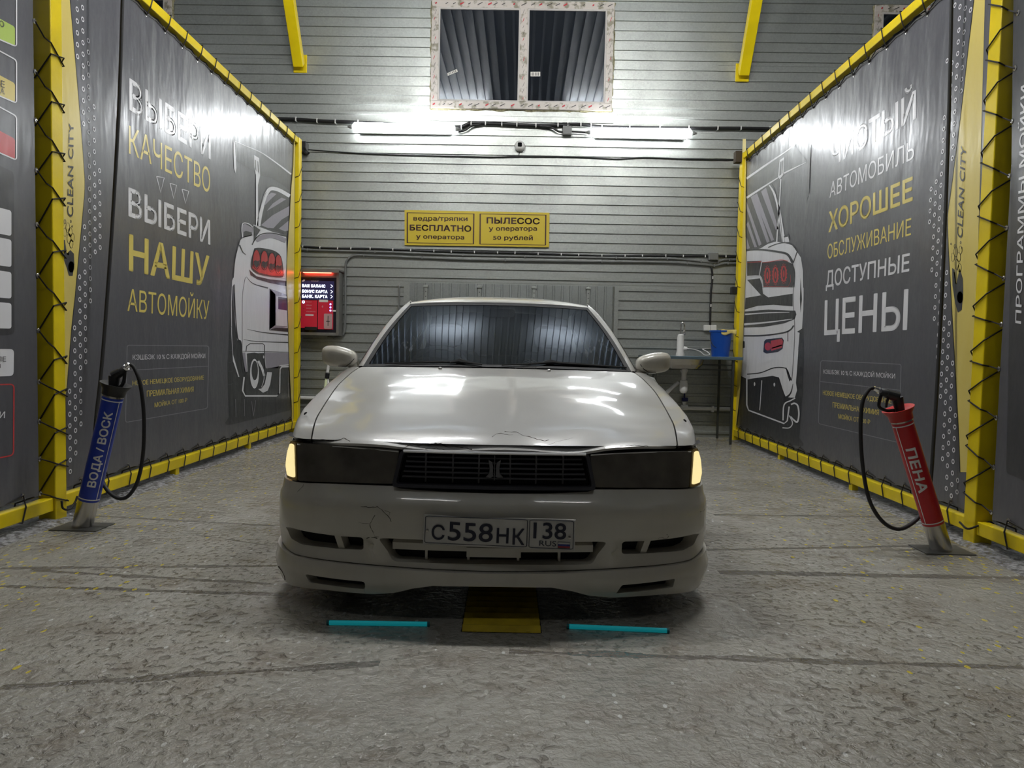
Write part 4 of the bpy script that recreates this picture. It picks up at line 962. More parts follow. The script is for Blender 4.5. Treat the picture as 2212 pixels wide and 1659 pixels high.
# --- headlights, corner lamps
M_LAMP = mat('amber_lamp', (.75, .62, .28), .25, spec=.6, emit=.75, emitc=(1.0, .83, .40), noise=.3, nscale=30)
M_LAMPD = mat('lamp_housing', (.22, .16, .07), .4)
for sg_ in (-1, 1):
    hp = [(S2(.388), .512), (S2(.775), .502), (S2(.782), .560), (S2(.792), .643), (S2(.60), .642), (S2(.372), .634)]
    if sg_ < 0: hp = [(a, b+(.004 if b > .6 else 0)) for a, b in hp]
    hp = rcorner(hp, .01); pts = hp if sg_ > 0 else mir(hp); M_ = MB()
    panel(M_, pts, [], lambda s, z: NM(s, z, -.006), .03, .05, inw=nin); h = M_.build('headlight', M_SMOKE, car, smooth=True, weld=True)
    m = MB(); c_ = [NM(s*(1), z, -.0075) for s, z in ([(S2(.375)*sg_, .632), (S2(.6)*sg_, .640), (S2(.788)*sg_, .641)])]; m.tube(bez(c_, 8), .0026, 5); m.build('lens_edge', mat('lens_edge_pale', (.6, .6, .58), .4, .3), h)
    cpn = rcorner([(S2(.782), .500), (S2(.842), .503), (S2(.858), .55), (S2(.852), .60), (S2(.835), .650), (S2(.80), .647)], .01); pts = cpn if sg_ > 0 else mir(cpn)
    M_ = MB(); panel(M_, pts, [], lambda s, z: NM(s, z, -.004), .02, .05, inw=nin); c2 = M_.build('corner_lamp', M_LAMPD, car, smooth=True, weld=True)
    cpn = rcorner([(S2(.790), .512), (S2(.832), .514), (S2(.850), .55), (S2(.846), .60), (S2(.830), .640), (S2(.808), .638)], .008); pts = cpn if sg_ > 0 else mir(cpn)
    M_ = MB(); panel(M_, pts, [], lambda s, z: NM(s, z, -.009), .02, .006, inw=nin); M_.build('lamp_lens', M_LAMP, c2, smooth=True, weld=True)
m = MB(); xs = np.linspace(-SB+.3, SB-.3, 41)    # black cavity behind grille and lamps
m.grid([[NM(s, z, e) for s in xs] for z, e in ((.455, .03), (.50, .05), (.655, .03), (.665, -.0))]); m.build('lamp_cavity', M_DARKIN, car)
# --- grille
M_GRF = mat('grille_frame', (.07, .07, .08), .3, .5)
g0 = rcorner([(-.392, .503), (.392, .503), (.366, .640), (-.366, .640)], .018); g1 = rcorner([(-.376, .515), (.376, .515), (.353, .632), (-.353, .632)], .014)
M_ = MB(); panel(M_, g0, [g1], lambda s, z: NM(s, z, -.020), .02, .03, .02, .03, nin); gr = M_.build('grille', M_GRF, car, smooth=True, weld=True)
m = MB(); m.tube([NM(s, .6375, -.024) for s in np.linspace(-.352, .352, 25)], .0058, 6); m.build('chrome_strip', mat('satin_chrome', (.85, .85, .86), .38, .7), gr, smooth=True)
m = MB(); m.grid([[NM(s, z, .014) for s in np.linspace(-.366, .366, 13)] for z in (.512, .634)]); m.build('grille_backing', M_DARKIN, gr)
M_SLAT = mat('grille_slat_black', (.06, .06, .066), .3)
for k in range(5):
    z = .541+k*.0185; xw = .358-.022*(z-.522)/.106; m = MB(); xs = np.linspace(-xw, xw, 25)
    m.grid([[NM(s, z-.001, .012) for s in xs], [NM(s, z-.002, -.010) for s in xs], [NM(s, z+.0035, -.010) for s in xs], [NM(s, z+.005, .012) for s in xs]]); m.build('grille_slat', M_SLAT, gr)
for s in (-.265, -.16, -.06, .06, .16, .265):
    m = MB(); q = NM(s, .57, -.007); m.box(q.x-.003, q.x+.003, q.y, q.y+.02, .522, .630); m.build('grille_bar', M_SLAT, gr)
m = MB()     # emblem: two mirrored wings meeting at the foot
for sg_ in (-1, 1):
    a = [(.006, .558), (.006, .590), (.010, .604), (.024, .612), (.018, .580), (.020, .562), (.034, .548), (.014, .546), (.003, .552)]
    P_ = [NM(sg_*x+.0, z, -.018) for x, z in a]; Q_ = [NM(sg_*x, z, -.008) for x, z in a]; n = len(a)
    tri = geometry.tessellate_polygon([[Vector((x, z, 0)) for x, z in a]])
    m.add(P_+Q_, [tuple(t) for t in tri]+[(i, (i+1) % n, n+(i+1) % n, n+i) for i in range(n)])
m.tube([NM(0, .536, -.015), NM(0, .628, -.015)], .002, 5)
m.build('emblem', mat('emblem_metal', (.30, .29, .28), .25, 1), gr)
# --- hood
_hv = [0, .1, .2, .45, .7, .9, 1]
def hx_(v): return float(np.interp(v, _hv, [.716, .737, .757, .784, .786, .762, .740]))
def hood_pt(u, v, dz=0):
    x = u*hx_(v); yf = plan(S2(x), .074).y; yr = 1.125+.115*(x/.74)**2; y = yf+(yr-yf)*v
    zc0 = float(np.interp(v, [0, .02, .06, .14, .25, .4, .6, .8, 1], [.655, .671, .692, .722, .758, .798, .850, .892, .928]))
    cr = float(np.interp(v, [0, .1, .2, .45, .7, 1], [-.004, .008, .022, .044, .034, .010]))
    bul = .010*math.sin(PI*v)*math.exp(-((abs(u)-.62)/.16)**2)
    dent = -.010*math.exp(-((u-.42)/.22)**2-((v-.05)/.06)**2) - .006*math.exp(-((u+.35)/.2)**2-((v-.04)/.05)**2) + .004*math.sin(u*9+1)*math.exp(-v*9)
    return Vector((x, y, zc0-cr*abs(u)**2.2+bul+dent+dz))
def hood_front(u):
    """slightly wavy leading edge: it rides up on the picture's right"""
    return float(np.interp(u, [-1, -.6, -.2, .1, .45, .6, 1], [.0, -.004, -.010, -.010, -.006, .004, .004]))
us = np.linspace(-1, 1, 61); vv = np.concatenate([np.linspace(0, .14, 8)[:-1], np.linspace(.14, 1, 26)])
P_ = [[hood_pt(u, 0)+Vector((0, .03, -.012+hood_front(u))) for u in us], [hood_pt(u, 0)+Vector((0, .004, -.010+hood_front(u))) for u in us]] + [[hood_pt(u, v)+Vector((0, 0, hood_front(u)*max(0, 1-v/.08))) for u in us] for v in vv] + [[hood_pt(u, 1)+Vector((0, .01, -.02)) for u in us]]
m = MB().grid(P_)
for ed in (-1, 1): m.grid([[hood_pt(ed, v) for v in vv], [hood_pt(ed, v)+Vector((0, 0, -.02)) for v in vv]])
hood = m.build('hood', M_PAINT, car, smooth=True, weld=True)
sb = hood.modifiers.new('sub', 'SUBSURF'); sb.levels = sb.render_levels = 1
# --- fenders and body sides
_fv = [0, .12, .3, .5, .75, 1]
def fo(v): return Vector((np.interp(v, _fv, [.842, .860, .876, .884, .880, .856]), np.interp(v, _fv, [.355, .47, .65, .88, 1.13, 1.42]), np.interp(v, _fv, [.650, .700, .744, .785, .828, .885])))
def X0(y): return float(np.interp(y, [.3, .355, .47, .65, .88, 1.5, 3.8, 4.4, 4.6, 4.72], [.81, .846, .866, .884, .890, .892, .884, .86, .82, .75]))
belt = lambda y: float(np.interp(y, [1.42, 2, 3.2, 4.2, 4.72], [.885, .905, .915, .91, .86]))
def arch(c, r=.33, n=16): return [(c+r*math.cos(PI*k/n), .30+r*math.sin(PI*k/n)) for k in range(n+1)]
for sg_ in (-1, 1):
    fl = (lambda v_: Vector((v_.x*sg_, v_.y, v_.z)))
    rowsP = []
    for v in np.linspace(0, 1, 25):
        I = hood_pt(1, v)+Vector((.006, 0, 0)); O = fo(v); r_ = [fl(I+Vector((0, 0, -.03)))]
        if v > .97: pass
        for w_ in np.linspace(0, 1, 9):
            sx = math.sin(w_*PI/2); cz = 1-math.cos(w_*PI/2); r_.append(fl(Vector((I.x+(O.x-I.x)*sx, I.y+(O.y-I.y)*w_, I.z-(I.z-O.z)*cz))))
        O2 = O+Vector((.002, 0, -.02)); r_.append(fl(O2)); rowsP.append(r_)
    front = [q+Vector((0, .03, -.012)) for q in rowsP[0]]
    m = MB().grid([front]+rowsP); fe = m.build('fender', M_PAINT, car, smooth=True, weld=True)
    q = (hood_pt(1, .22)+fo(.17))/2+Vector((.012, 0, .016)); m = MB(); m.lathe([(.009, 0), (.0065, .004), (.001, .002)], fl(q), fl(Vector((.5, -.35, .8))), 10); m.build('marker_hole', M_DARKIN, fe)
    a1 = arch(.89); a2 = arch(3.62)
    ol = [(.372, .502), (.58, .498), (.58, .30)] if False else []
    ol = [(.36, .645), (.50, .50), (.545, .50)] + a1[::-1][0:0]
    poly = [(.37, .505), (.555, .505), (.555, .30)] + list(reversed(a1))[1:] + [(1.24, .17), (3.26, .17)] + list(reversed(a2)) + [(4.0, .2), (4.70, .22), (4.72, .55), (4.71, .86)]
    for y in np.linspace(4.6, 1.42, 14): poly.append((y, belt(y)-.0))
    for v in (.9, .75, .6, .5, .4, .3, .2, .12, .05, 0): o_ = fo(v); poly.append((o_.y, o_.z-.015))
    def smap(y, z, sg_=sg_):
        x = X0(y); top_ = belt(y) if y > 1.42 else float(np.interp(y, [fo(v).y for v in np.linspace(0, 1, 20)], [fo(v).z for v in np.linspace(0, 1, 20)]))
        d = top_-z; x -= .022*max(0, 1-d/.14)**2 if y > 1.42 else 0; x -= .03*max(0, (.32-z)/.2)**1.5; x += .004*math.exp(-((z-.55)/.05)**2)
        return Vector((x*sg_, y, z))
    M_ = MB(); panel(M_, poly, [], smap, .07, .02, inw=lambda a, b, s=sg_: Vector((-s, 0, 0)))
    side = M_.build('body_side', M_PAINT, car, smooth=True, weld=True)
    for y in (1.48, 2.55, 3.35):
        m = MB(); zz = np.linspace(.24, belt(y)-.01, 9); m.grid([[smap(y-.003, z)+Vector((.0015*sg_, 0, 0)) for z in zz], [smap(y+.003, z)+Vector((.0015*sg_, 0, 0)) for z in zz]]); m.build('door_gap', M_DARKIN, side)
    for y in (2.42, 3.25): m = MB(); q = smap(y, .74); m.box(q.x-.012, q.x+.022, y-.09, y+.09, .725, .755); m.build('door_handle', M_PAINT, side, bevel=.006)
# --- greenhouse
def gl(u, v, off=0):
    """windscreen surface"""
    xb, xt = .735, .566
    xw = xb+(xt-xb)*v - .012*math.sin(PI*v)*-1
    yb = 1.15+.14*u*u; yt = 1.90+.05*u*u; z0 = .932-.014*u*u; z1 = 1.318-.016*u*u
    s = v; y = yb+(yt-yb)*s; z = z0+(z1-z0)*s+.010*math.sin(PI*s)
    return Vector((xw*u, y, z)) + Vector((0, -.5, .86))*off
m = MB().grid([[gl(u, v) for u in np.linspace(-1, 1, 41)] for v in np.linspace(0, 1, 21)])
ws = m.build('windshield', glass_mat('windshield_glass', (.22, .23, .25), .004, 2.2, .98), car, smooth='all')
m = MB()
us_ = np.linspace(-1, 1, 41)
m.grid([[gl(u, .955, .002) for u in us_], [gl(u, 1, .003) for u in us_]]); m.grid([[gl(u, 0, .003) for u in us_], [gl(u, .03, .002) for u in us_]])
for e in (-1, 1): m.grid([[gl(e*.965, v, .003) for v in np.linspace(0, 1, 21)], [gl(e*1.0, v, .004) for v in np.linspace(0, 1, 21)]])
m.build('rubber_seal', M_RUB, ws)
_po = [(.805, 1.46, .888), (.738, 1.58, 1.03), (.672, 1.74, 1.17), (.612, 1.92, 1.275), (.575, 2.10, 1.330)]
def pout(v): return bezat([Vector(q) for q in _po], v)
def bezat(P, v):
    k = v*(len(P)-1); i = min(int(k), len(P)-2); t = k-i; a = P[i]; b = P[i+1]; p0 = P[i-1] if i else a*2-b; p3 = P[i+2] if i+2 < len(P) else b*2-a
    return .5*((2*a)+(b-p0)*t+(2*p0-5*a+4*b-p3)*t*t+(3*a-p0-3*b+p3)*t**3)
roof_z = lambda y: float(np.interp(y, [1.9, 2.05, 2.3, 2.6, 3.0, 3.25, 3.4], [1.318, 1.352, 1.382, 1.396, 1.390, 1.366, 1.335]))
for sg_ in (-1, 1):
    rw = []
    for v in np.linspace(0, 1, 17):
        a = gl(1, v, .004); b = pout(v); r_ = []
        for t in np.linspace(0, 1, 6): q = a.lerp(b, t); q += Vector((.35, -.1, .6))*.022*math.sin(PI*t); r_.append(Vector((q.x*sg_, q.y, q.z)))
        rw.append(r_)
    MB().grid(rw).build('windshield_pillar', M_PAINT, car, smooth='all')
    # cowl corner between hood, fender and pillar
    a, b, c_, d = hood_pt(1, 1), fo(1), Vector(_po[0]), gl(1, 0)
    ff = lambda q: Vector((q.x*sg_, q.y, q.z))
    MB().grid([[ff(a.lerp(b, t)+Vector((0, 0, .012*math.sin(PI*t)))) for t in np.linspace(0, 1, 5)], [ff(d.lerp(c_, t)+Vector((0, 0, .004))) for t in np.linspace(0, 1, 5)]]).build('cowl_corner', M_PAINT, car, smooth='all')
    # side window band
    n = 14; ys = np.linspace(0, 1, n); lo = []; up = []
    for t in ys:
        y = 1.46+(3.95-1.46)*t; lo.append(Vector((.80*sg_, y, belt(y)-.01)))
        if y < 2.1: q = pout((y-1.46)/(2.1-1.46)); up.append(Vector((q.x*sg_, q.y, q.z)))
        elif y < 3.3: up.append(Vector((.60*sg_, y, roof_z(y)-.055)))
        else: k = (y-3.3)/.65; up.append(Vector(((.60+.16*k)*sg_, y, (1.31-.055)*(1-k)+.94*k)))
    sw = MB().grid([lo, up]).build('side_window', glass_mat('side_glass', (.06, .065, .07), .02, 1.5), car)
    m = MB(); m.tube(up, .012, 6); m.tube([q+Vector((0.004*sg_, 0, .006)) for q in lo], .011, 6)
    for i in (6, 11): m.tube([lo[i], up[i]], .02, 6)
    m.build('window_trim', M_RUB, sw)
rws = []
for y in np.linspace(1.9, 3.4, 22):
    xw = float(np.interp(y, [1.9, 2.1, 2.4, 3.1, 3.4], [.570, .577, .602, .602, .56])); r_ = []
    for u in np.linspace(-1, 1, 25):
        zz = roof_z(y)-(.018+.035*min(1, (y-1.9)/.5))*abs(u)**3; yy = y+(.05*u*u if y < 1.95 else .05*u*u*max(0, 1-(y-1.9)/.6)); r_.append(Vector((xw*u, yy, zz+.004)))
    rws.append(r_)
m = MB().grid([[q+Vector((0, .012, -.016)) for q in rws[0]]]+rws); m.build('roof', M_PAINT, car, smooth='all')
m = MB().grid([[Vector((u*(.56+.13*v), 3.4+.5*v, 1.335-.36*v-.02*u*u)) for u in np.linspace(-1, 1, 9)] for v in np.linspace(0, 1, 5)]); m.build('rear_window', mat('rear_glass_black', (.01, .01, .012), .1), car, smooth='all')
m = MB().grid([[Vector((u*(.78-.06*v), 3.9+.8*v-.03*u*u, .975-.04*v-.05*abs(u)**3)) for u in np.linspace(-1, 1, 13)] for v in np.linspace(0, 1, 6)])
m.grid([[Vector((u*.74, 4.70-.03*u*u, .935-.05*abs(u)**3)) for u in np.linspace(-1, 1, 13)], [Vector((u*.76, 4.76-.03*u*u, .6)) for u in np.linspace(-1, 1, 13)], [Vector((u*.76, 4.74-.03*u*u, .25)) for u in np.linspace(-1, 1, 13)]])
m.build('trunk', M_PAINT, car, smooth=True)
# cowl, cabin
m = MB().grid([[Vector((u*.74, 1.10+.115*u*u, .912-.008*u*u)) for u in np.linspace(-1, 1, 15)], [Vector((u*.745, 1.22+.14*u*u, .925-.012*u*u)) for u in np.linspace(-1, 1, 15)]]); m.build('cowl', M_BLK, car)
M_TRIM = mat('cabin_grey', (.055, .056, .058), .75); M_SEAT = mat('seat_cloth', (.018, .018, .02), .9)
m = MB().grid([[Vector((u*.72, 1.30+.42*v, .880+.040*math.sin(PI*min(1, v*1.3))-.03*v*(1 if v > .9 else 0))) for u in np.linspace(-1, 1, 15)] for v in np.linspace(0, 1, 7)]); m.box(-.7, .7, 1.66, 1.74, .55, .885); ds = m.build('dashboard', M_TRIM, car, smooth=True)
m = MB().grid([[Vector((-.40+.24*u, 1.56+.16*v, .915+.062*(1-u*u)*math.sin(PI*v))) for u in np.linspace(-1, 1, 11)] for v in np.linspace(0, 1, 6)]); m.build('instrument_hood', M_TRIM, ds, smooth='all')
c_ = Vector((-.37, 1.84, .875)); ax = Vector((0, -.85, .5)).normalized(); u_ = Vector((1, 0, 0)); w2 = ax.cross(u_)
m = MB(); m.tube([c_+(u_*math.cos(t)+w2*math.sin(t))*.185 for t in np.linspace(0, 2*PI, 33)], .014, 8)
for t in (0, PI, 1.5*PI): m.tube([c_+ax*-.02, c_+(u_*math.cos(t)+w2*math.sin(t))*.18], .016, 6)
m.lathe([(.06, -.03), (.06, 0), (.04, .012)], c_, ax, 14); m.build('steering_wheel', M_TRIM, car, smooth=True)
for xs_ in (-.37, .37):
    m = MB(); m.rbox(xs_-.25, xs_+.25, 2.22, 2.36, .35, 1.02, .08); m.rbox(xs_-.13, xs_+.13, 2.26, 2.34, 1.04, 1.20, .05); m.box(xs_-.25, xs_+.25, 1.8, 2.3, .35, .50); m.build('front_seat', M_SEAT, car, bevel=.03)
m = MB(); m.rbox(-.62, .62, 3.3, 3.45, .4, .98, .08); m.box(-.62, .62, 2.85, 3.4, .35, .5); m.build('rear_seat', M_SEAT, car, bevel=.03)
m = MB(); m.box(-.80, .80, .5, 4.6, .17, .20); m.box(-.62, .62, .35, 1.25, .20, .62); m.box(-.78, .78, 1.25, 1.3, .2, .88); m.build('underbody', M_DARKIN, car)
m = MB(); m.rbox(-.10, .10, 1.93, 1.95, 1.235, 1.285, .02); m.build('rear_view_mirror', M_BLK, car)
# wheels
for x in (-.755, .755):
    for y in (.89, 3.62):
        m = MB(); sg_ = 1 if x > 0 else -1; m.lathe([(.19, -.10), (.285, -.10), (.305, -.08), (.308, 0), (.305, .08), (.285, .10), (.19, .10)], (x, y, .308), (sg_, 0, 0), 32); wh = m.build('wheel', M_RUB, car, smooth=True)
        m = MB(); m.lathe([(.19, .09), (.185, .04), (.05, .05), (.045, .075), (.001, .08)], (x, y, .308), (sg_, 0, 0), 24)
        for k in range(5):
            a = 2*PI*k/5; m.box(-.001, .001, 0, 0, 0, 0) if False else m.tube([(x+sg_*.07, y+.04*math.cos(a), .308+.04*math.sin(a)), (x+sg_*.08, y+.185*math.cos(a), .308+.185*math.sin(a))], .022, 6)
        m.build('rim', M_STEEL, wh, smooth=True)
# door mirrors
for sg_ in (-1, 1):
    R_ = []; cx_, cy_, cz_ = .895 if sg_ < 0 else .885, 1.42, .972
    for v in np.linspace(0, 1, 15):
        r_ = []
        th = PI*v
        for a in np.linspace(0, 2*PI, 25):
            ca, sa = math.cos(a), math.sin(a); e = .62
            sx = math.copysign(abs(ca)**e, ca); sz = math.copysign(abs(sa)**e, sa)
            k = math.sin(th)**.55; x = sx*.104*k; z = sz*.060*k; z *= 1-.22*max(0, -x/.104) if True else 1
            y = -math.cos(th)*.07
            z += .010*(x/.104) - .004
            r_.append(Vector(((cx_+x)*sg_, cy_+y+.03*(x/.1)*(1 if y < 0 else .2), cz_+z)))
        R_.append(r_)
    dm = MB().grid(R_).build('door_mirror', M_PAINTB, car, smooth='all', weld=True)
    m = MB(); f2 = lambda a, b, c: Vector((a*sg_, b, c)); m.grid([[f2(.775, 1.36, .895), f2(.80, 1.40, .960), f2(.80, 1.46, .955), f2(.775, 1.47, .895), f2(.775, 1.36, .895)], [f2(.85, 1.39, .915), f2(.86, 1.40, .985), f2(.86, 1.45, .985), f2(.85, 1.46, .915), f2(.85, 1.39, .915)]]); m.build('mirror_arm', M_PAINTB, dm, smooth=True)
    m = MB(); m.tube([f2(.795, 1.345, .960), f2(.815, 1.342, .935), f2(.84, 1.345, .918), f2(.885, 1.35, .918)], .0016, 4); m.build('mirror_seam', M_DARKIN, dm)
# wipers, washer jets
def onws(px, py): return px
for (a, b, c_) in (((-.60, .005), (-.20, .030), (-.08, .0)), ((.02, .0), (.28, .045), (.70, .02))):
    m = MB(); f3 = lambda u, v: gl(u/.72, v, .012)
    m.tube([f3(a[0], a[1]+.01), f3((a[0]+b[0])/2, a[1]+.028), f3(b[0], b[1]+.012), f3(c_[0], c_[1]+.012)], [.004, .005, .009, .005], 6); wp = m.build('wiper', M_BLK, car, smooth=True)
    m = MB(); m.tube([f3(b[0]-.05, b[1]), f3(b[0], b[1]+.02), f3(b[0]+.05, b[1]+.006)], [.006, .014, .006], 6); m.build('wiper_joint', M_BLK, wp, smooth=True)
for u in (-.40, .36):
    q = hood_pt(u, .965); MB().lathe([(.011, -.004), (.010, .006), (.005, .010)], q, (0, -.1, 1), 10).build('washer_jet', M_PAINT, car, smooth=True)
# number plate, hung slightly askew and bent in the middle
def plw(px, py, d=0): return (CW.inverted() @ PY(px, py, 2.6-.022+d))
TLp, TRp, BRp, BLp = (917, 1112), (1242.5, 1123.5), (1240, 1189.5), (914.5, 1175)
M_PL = mat('plate_white', (.50, .49, .46), .4, noise=.12, nscale=14); M_PLK = mat('plate_ink', (.012, .014, .03), .45)
def plpt(u, v, d=0):
    a = ((1-u)*TLp[0]+u*TRp[0])*(1-v)+((1-u)*BLp[0]+u*BRp[0])*v; b = ((1-u)*TLp[1]+u*TRp[1])*(1-v)+((1-u)*BLp[1]+u*BRp[1])*v
    return plw(a, b+(5*math.sin(PI*u)*math.exp(-((u-.28)/.25)**2)*(1-v)), d-.006*math.sin(PI*u))
m = MB(); G = [[plpt(u, v) for u in np.linspace(0, 1, 17)] for v in (0, .5, 1)]; m.grid(G); m.grid([[plpt(u, v, .004) for u in np.linspace(0, 1, 17)] for v in (0, .5, 1)])
m.tube([plpt(u, 0, .002) for u in np.linspace(0, 1, 17)]+[plpt(1, .5, .002)]+[plpt(u, 1, .002) for u in np.linspace(1, 0, 17)]+[plpt(0, .5, .002), plpt(0, 0, .002)], .0022, 4)
pl = m.build('number_plate', M_PL, car)
def frameline(u0, u1, v0, v1):
    m = MB(); r = rrect(u0, u1, v0, v1, .03, 3); P_ = [plpt(u, v, -.0022) for u, v in r]; m.tube(P_+[P_[0]], .0012, 4); return m
m = frameline(.008, .685, .04, .95); m.build('plate_border', M_PLK, pl); m = frameline(.70, .992, .04, .96); m.build('plate_border', M_PLK, pl)
def ptext(s, u0, u1, v0, v1, wt, name='plate_characters'):
    vs, fs = text_geo(s, wt, 1); m = MB(); m.keepn = True; m.add([plpt(u0+(u1-u0)*a, v1+(v0-v1)*b, -.0025) for a, b in vs], fs); m.build(name, M_PLK, pl)
ptext('С', .052, .138, .31, .84, .012); ptext('558', .160, .458, .17, .84, .010); ptext('Н', .483, .563, .33, .86, .014); ptext('К', .590, .668, .34, .89, .014)
ptext('138', .726, .944, .12, .66, .012); ptext('RUS', .768, .880, .71, .89, -.008)
for v0, v1, c_ in ((.74, .805, 'w'), (.805, .87, 'b'), (.87, .93, 'r')):
    mm = {'w': M_PL, 'b': mat('flag_blue', (.02, .03, .16), .5), 'r': mat('flag_red', (.30, .02, .03), .5)}[c_]
    MB().add([plpt(.892, v0, -.0025), plpt(.972, v0, -.0025), plpt(.972, v1, -.0025), plpt(.892, v1, -.0025)], [(0, 1, 2, 3)]).build('flag_stripe', mm, pl)
m = MB(); P_ = [plpt(u, v, -.003) for u, v in ((.892, .74), (.972, .74), (.972, .93), (.892, .93), (.892, .74))]; m.tube(P_, .0007, 4); m.build('flag_outline', M_PLK, pl)
for u, v in ((.022, .53), (.966, .58)): MB().lathe([(.006, -.001), (.005, .003), (.001, .004)], plpt(u, v, -.003), (0, -1, 0), 10).build('plate_screw', M_STEEL, pl)
q0, q1 = plw(1008, 1183, .02), plw(1125, 1206, .02); MB().box(q0.x, q1.x, q0.y, q0.y+.01, q1.z, q0.z).build('plate_bracket', M_PAINTB, pl)
# cracks in paint and filler, traced onto the panels by a ray from the photo position
bpy.context.view_layer.update()
_dg = bpy.context.evaluated_depsgraph_get()
def crack(pts, tgt, r=.0012, jag=1.2, name='crack'):
    out = []; Mi = CW.inverted(); o = Mi @ CAM; fine = []
    for (a, b) in zip(pts, pts[1:]):
        n = max(1, int(math.hypot(a[0]-b[0], a[1]-b[1])/5))
        for k in range(n): t = k/n; fine.append((a[0]+(b[0]-a[0])*t+random.uniform(-jag, jag), a[1]+(b[1]-a[1])*t+random.uniform(-jag, jag)))
    fine.append(pts[-1])
    for px, py in fine:
        d = Mi.to_3x3() @ ray(px, py).normalized(); h, loc, nr, ix = tgt.evaluated_get(_dg).ray_cast(o, d, distance=10)
        if h: out.append(loc)
    if len(out) > 1:
        n = len(out); MB().tube(out, [r*(.35+random.random()*.9) for _ in out], 4).build(name, mat('crack_dark', (.05, .04, .03), .8), tgt)
crack([(1063, 944), (1070, 938), (1083, 936), (1096, 939), (1108, 939)], hood); crack([(1090, 933), (1115, 933), (1131, 941), (1150, 946), (1165, 950), (1176, 953), (1186, 950)], hood, .0016)
crack([(870, 968), (885, 962), (905, 963), (925, 963), (940, 958), (952, 958), (962, 965), (975, 966), (998, 967), (1020, 971)], hood, .0018); crack([(693, 948), (712, 952), (735, 949), (742, 946), (756, 953)], hood, .0016); crack([(920, 970), (938, 968), (960, 972)], hood, .0014)
crack([(1168, 968), (1200, 955), (1238, 946)], hood, .0006, .4); crack([(1338, 964), (1370, 962), (1400, 964)], hood, .0012)
crack([(780, 1094), (800, 1096), (815, 1095), (828, 1103), (838, 1114), (845, 1127)], bump, .0013); crack([(830, 1103), (842, 1106), (840, 1118)], bump, .0008)
crack([(810, 1113), (799, 1131), (804, 1148), (810, 1158), (818, 1160)], bump, .0012); crack([(774, 1129), (797, 1131)], bump, .0006); crack([(792, 1163), (808, 1160), (815, 1163)], bump, .0018); crack([(658, 1038), (655, 1050), (642, 1063)], bump, .0009)
crack([(1422, 1163), (1432, 1160), (1440, 1155), (1444, 1158), (1438, 1168), (1432, 1163)], bump, .0013); crack([(1513, 1105), (1528, 1100)], bump, .0009)
crack([(603, 1224), (609, 1235), (614, 1243), (610, 1248), (616, 1252)], lip, .004, 1.5, 'paint_chip'); crack([(1345, 1290), (1352, 1293), (1362, 1289)], lip, .003, 1, 'paint_chip'); crack([(700, 1210), (760, 1221), (829, 1228)], bump, .0015, .6)
# air freshener on the dashboard
q = CW @ (gl(.105, .10)+Vector((0, .20, -.04))); q = PY(1144.5, 784, q.y)
t = thing('air_freshener', 'round pale slotted air freshener standing on the dashboard behind the windshield', 'air freshener', (q.x, q.y, q.z-.03))
MB().lathe([(.040, 0), (.043, .01), (.043, .032), (.040, .038), (.0, .039)], (q.x, q.y, q.z-.03), (0, -.35, 1), 24).build('can', mat('freshener_cream', (.97, .95, .86), .4), t, smooth=True)
m = MB()
for k in range(6):
    a = 2*PI*k/6; c0 = Vector((q.x, q.y, q.z-.03))+Vector((0, -.35, 1)).normalized()*.0395; u2 = Vector((1, 0, 0)); w2_ = Vector((0, -.35, 1)).normalized().cross(u2)
    P_ = [c0+(u2*math.cos(a+da)+w2_*math.sin(a+da))*r for r, da in ((.014, -.25), (.032, -.22), (.032, .22), (.014, .25))]; m.add(P_, [(0, 1, 2, 3)])
m.build('slots', M_BLK, t)
# ------------------------------------------------------------------ lamps
M_TUBE_W = mat('lit_tube_wall', (1, 1, 1), .5, emit=WALL_TUBE, emitc=(.94, .97, 1.0))
M_TUBE_C = mat('lit_tube_ceiling', (1, 1, 1), .5, emit=CEIL_TUBE, emitc=(1.0, .985, .95))
M_TUBE_N = mat('lit_tube_near', (1, 1, 1), .5, emit=NEAR_TUBE, emitc=(1.0, .985, .95))
def tube_lamp(c, half, axis, m, label, group, down=(0, 0, -1), r=.036):
    t = thing('tube_lamp', label, 'lamp', c, 0, group); c = Vector(c); a = Vector(axis); dn = Vector(down)
    e = a*half
    MB().lathe([(.02, -half), (r, -half+.03), (r, half-.03), (.02, half)], c, a, 16).build('diffuser', m, t, smooth=True)
    s = Vector((abs(a.y)*.028+abs(a.x)*(half-.05), abs(a.x)*.028+abs(a.y)*(half-.05), .028)); b = c-dn*.05
    if abs(dn.y) > .5: MB().box(b.x-s.x, b.x+s.x, b.y-.012, b.y+.012, b.z-.055, b.z+.055).build('housing', M_WHT, t)
    else: MB().box(b.x-s.x, b.x+s.x, b.y-s.y, b.y+s.y, b.z-.012, b.z+.012).build('housing', M_WHT, t)
    for g in (-1, 1): MB().lathe([(.024, 0), (.024, .03), (.014, .045), (.012, .06)], c+a*g*(half-.004), a*g, 10).build('end_cap', M_GREY, t, smooth=True)
    return t
YT = WY-.10
for pxa, pxb, py1, py2, lab in ((761, 984, 274, 279, 'lit white tube lamp on the wall below the window, left one'), (1275, 1495, 286, 288, 'lit white tube lamp on the wall below the window, right one')):
    A, B = PY(pxa, py1, YT), PY(pxb, py2, YT)
    tube_lamp((A+B)/2, (B-A).length/2, (B-A).normalized(), M_TUBE_W, lab, 'wall tube lamps', (0, -1, 0), .053)
k = 0
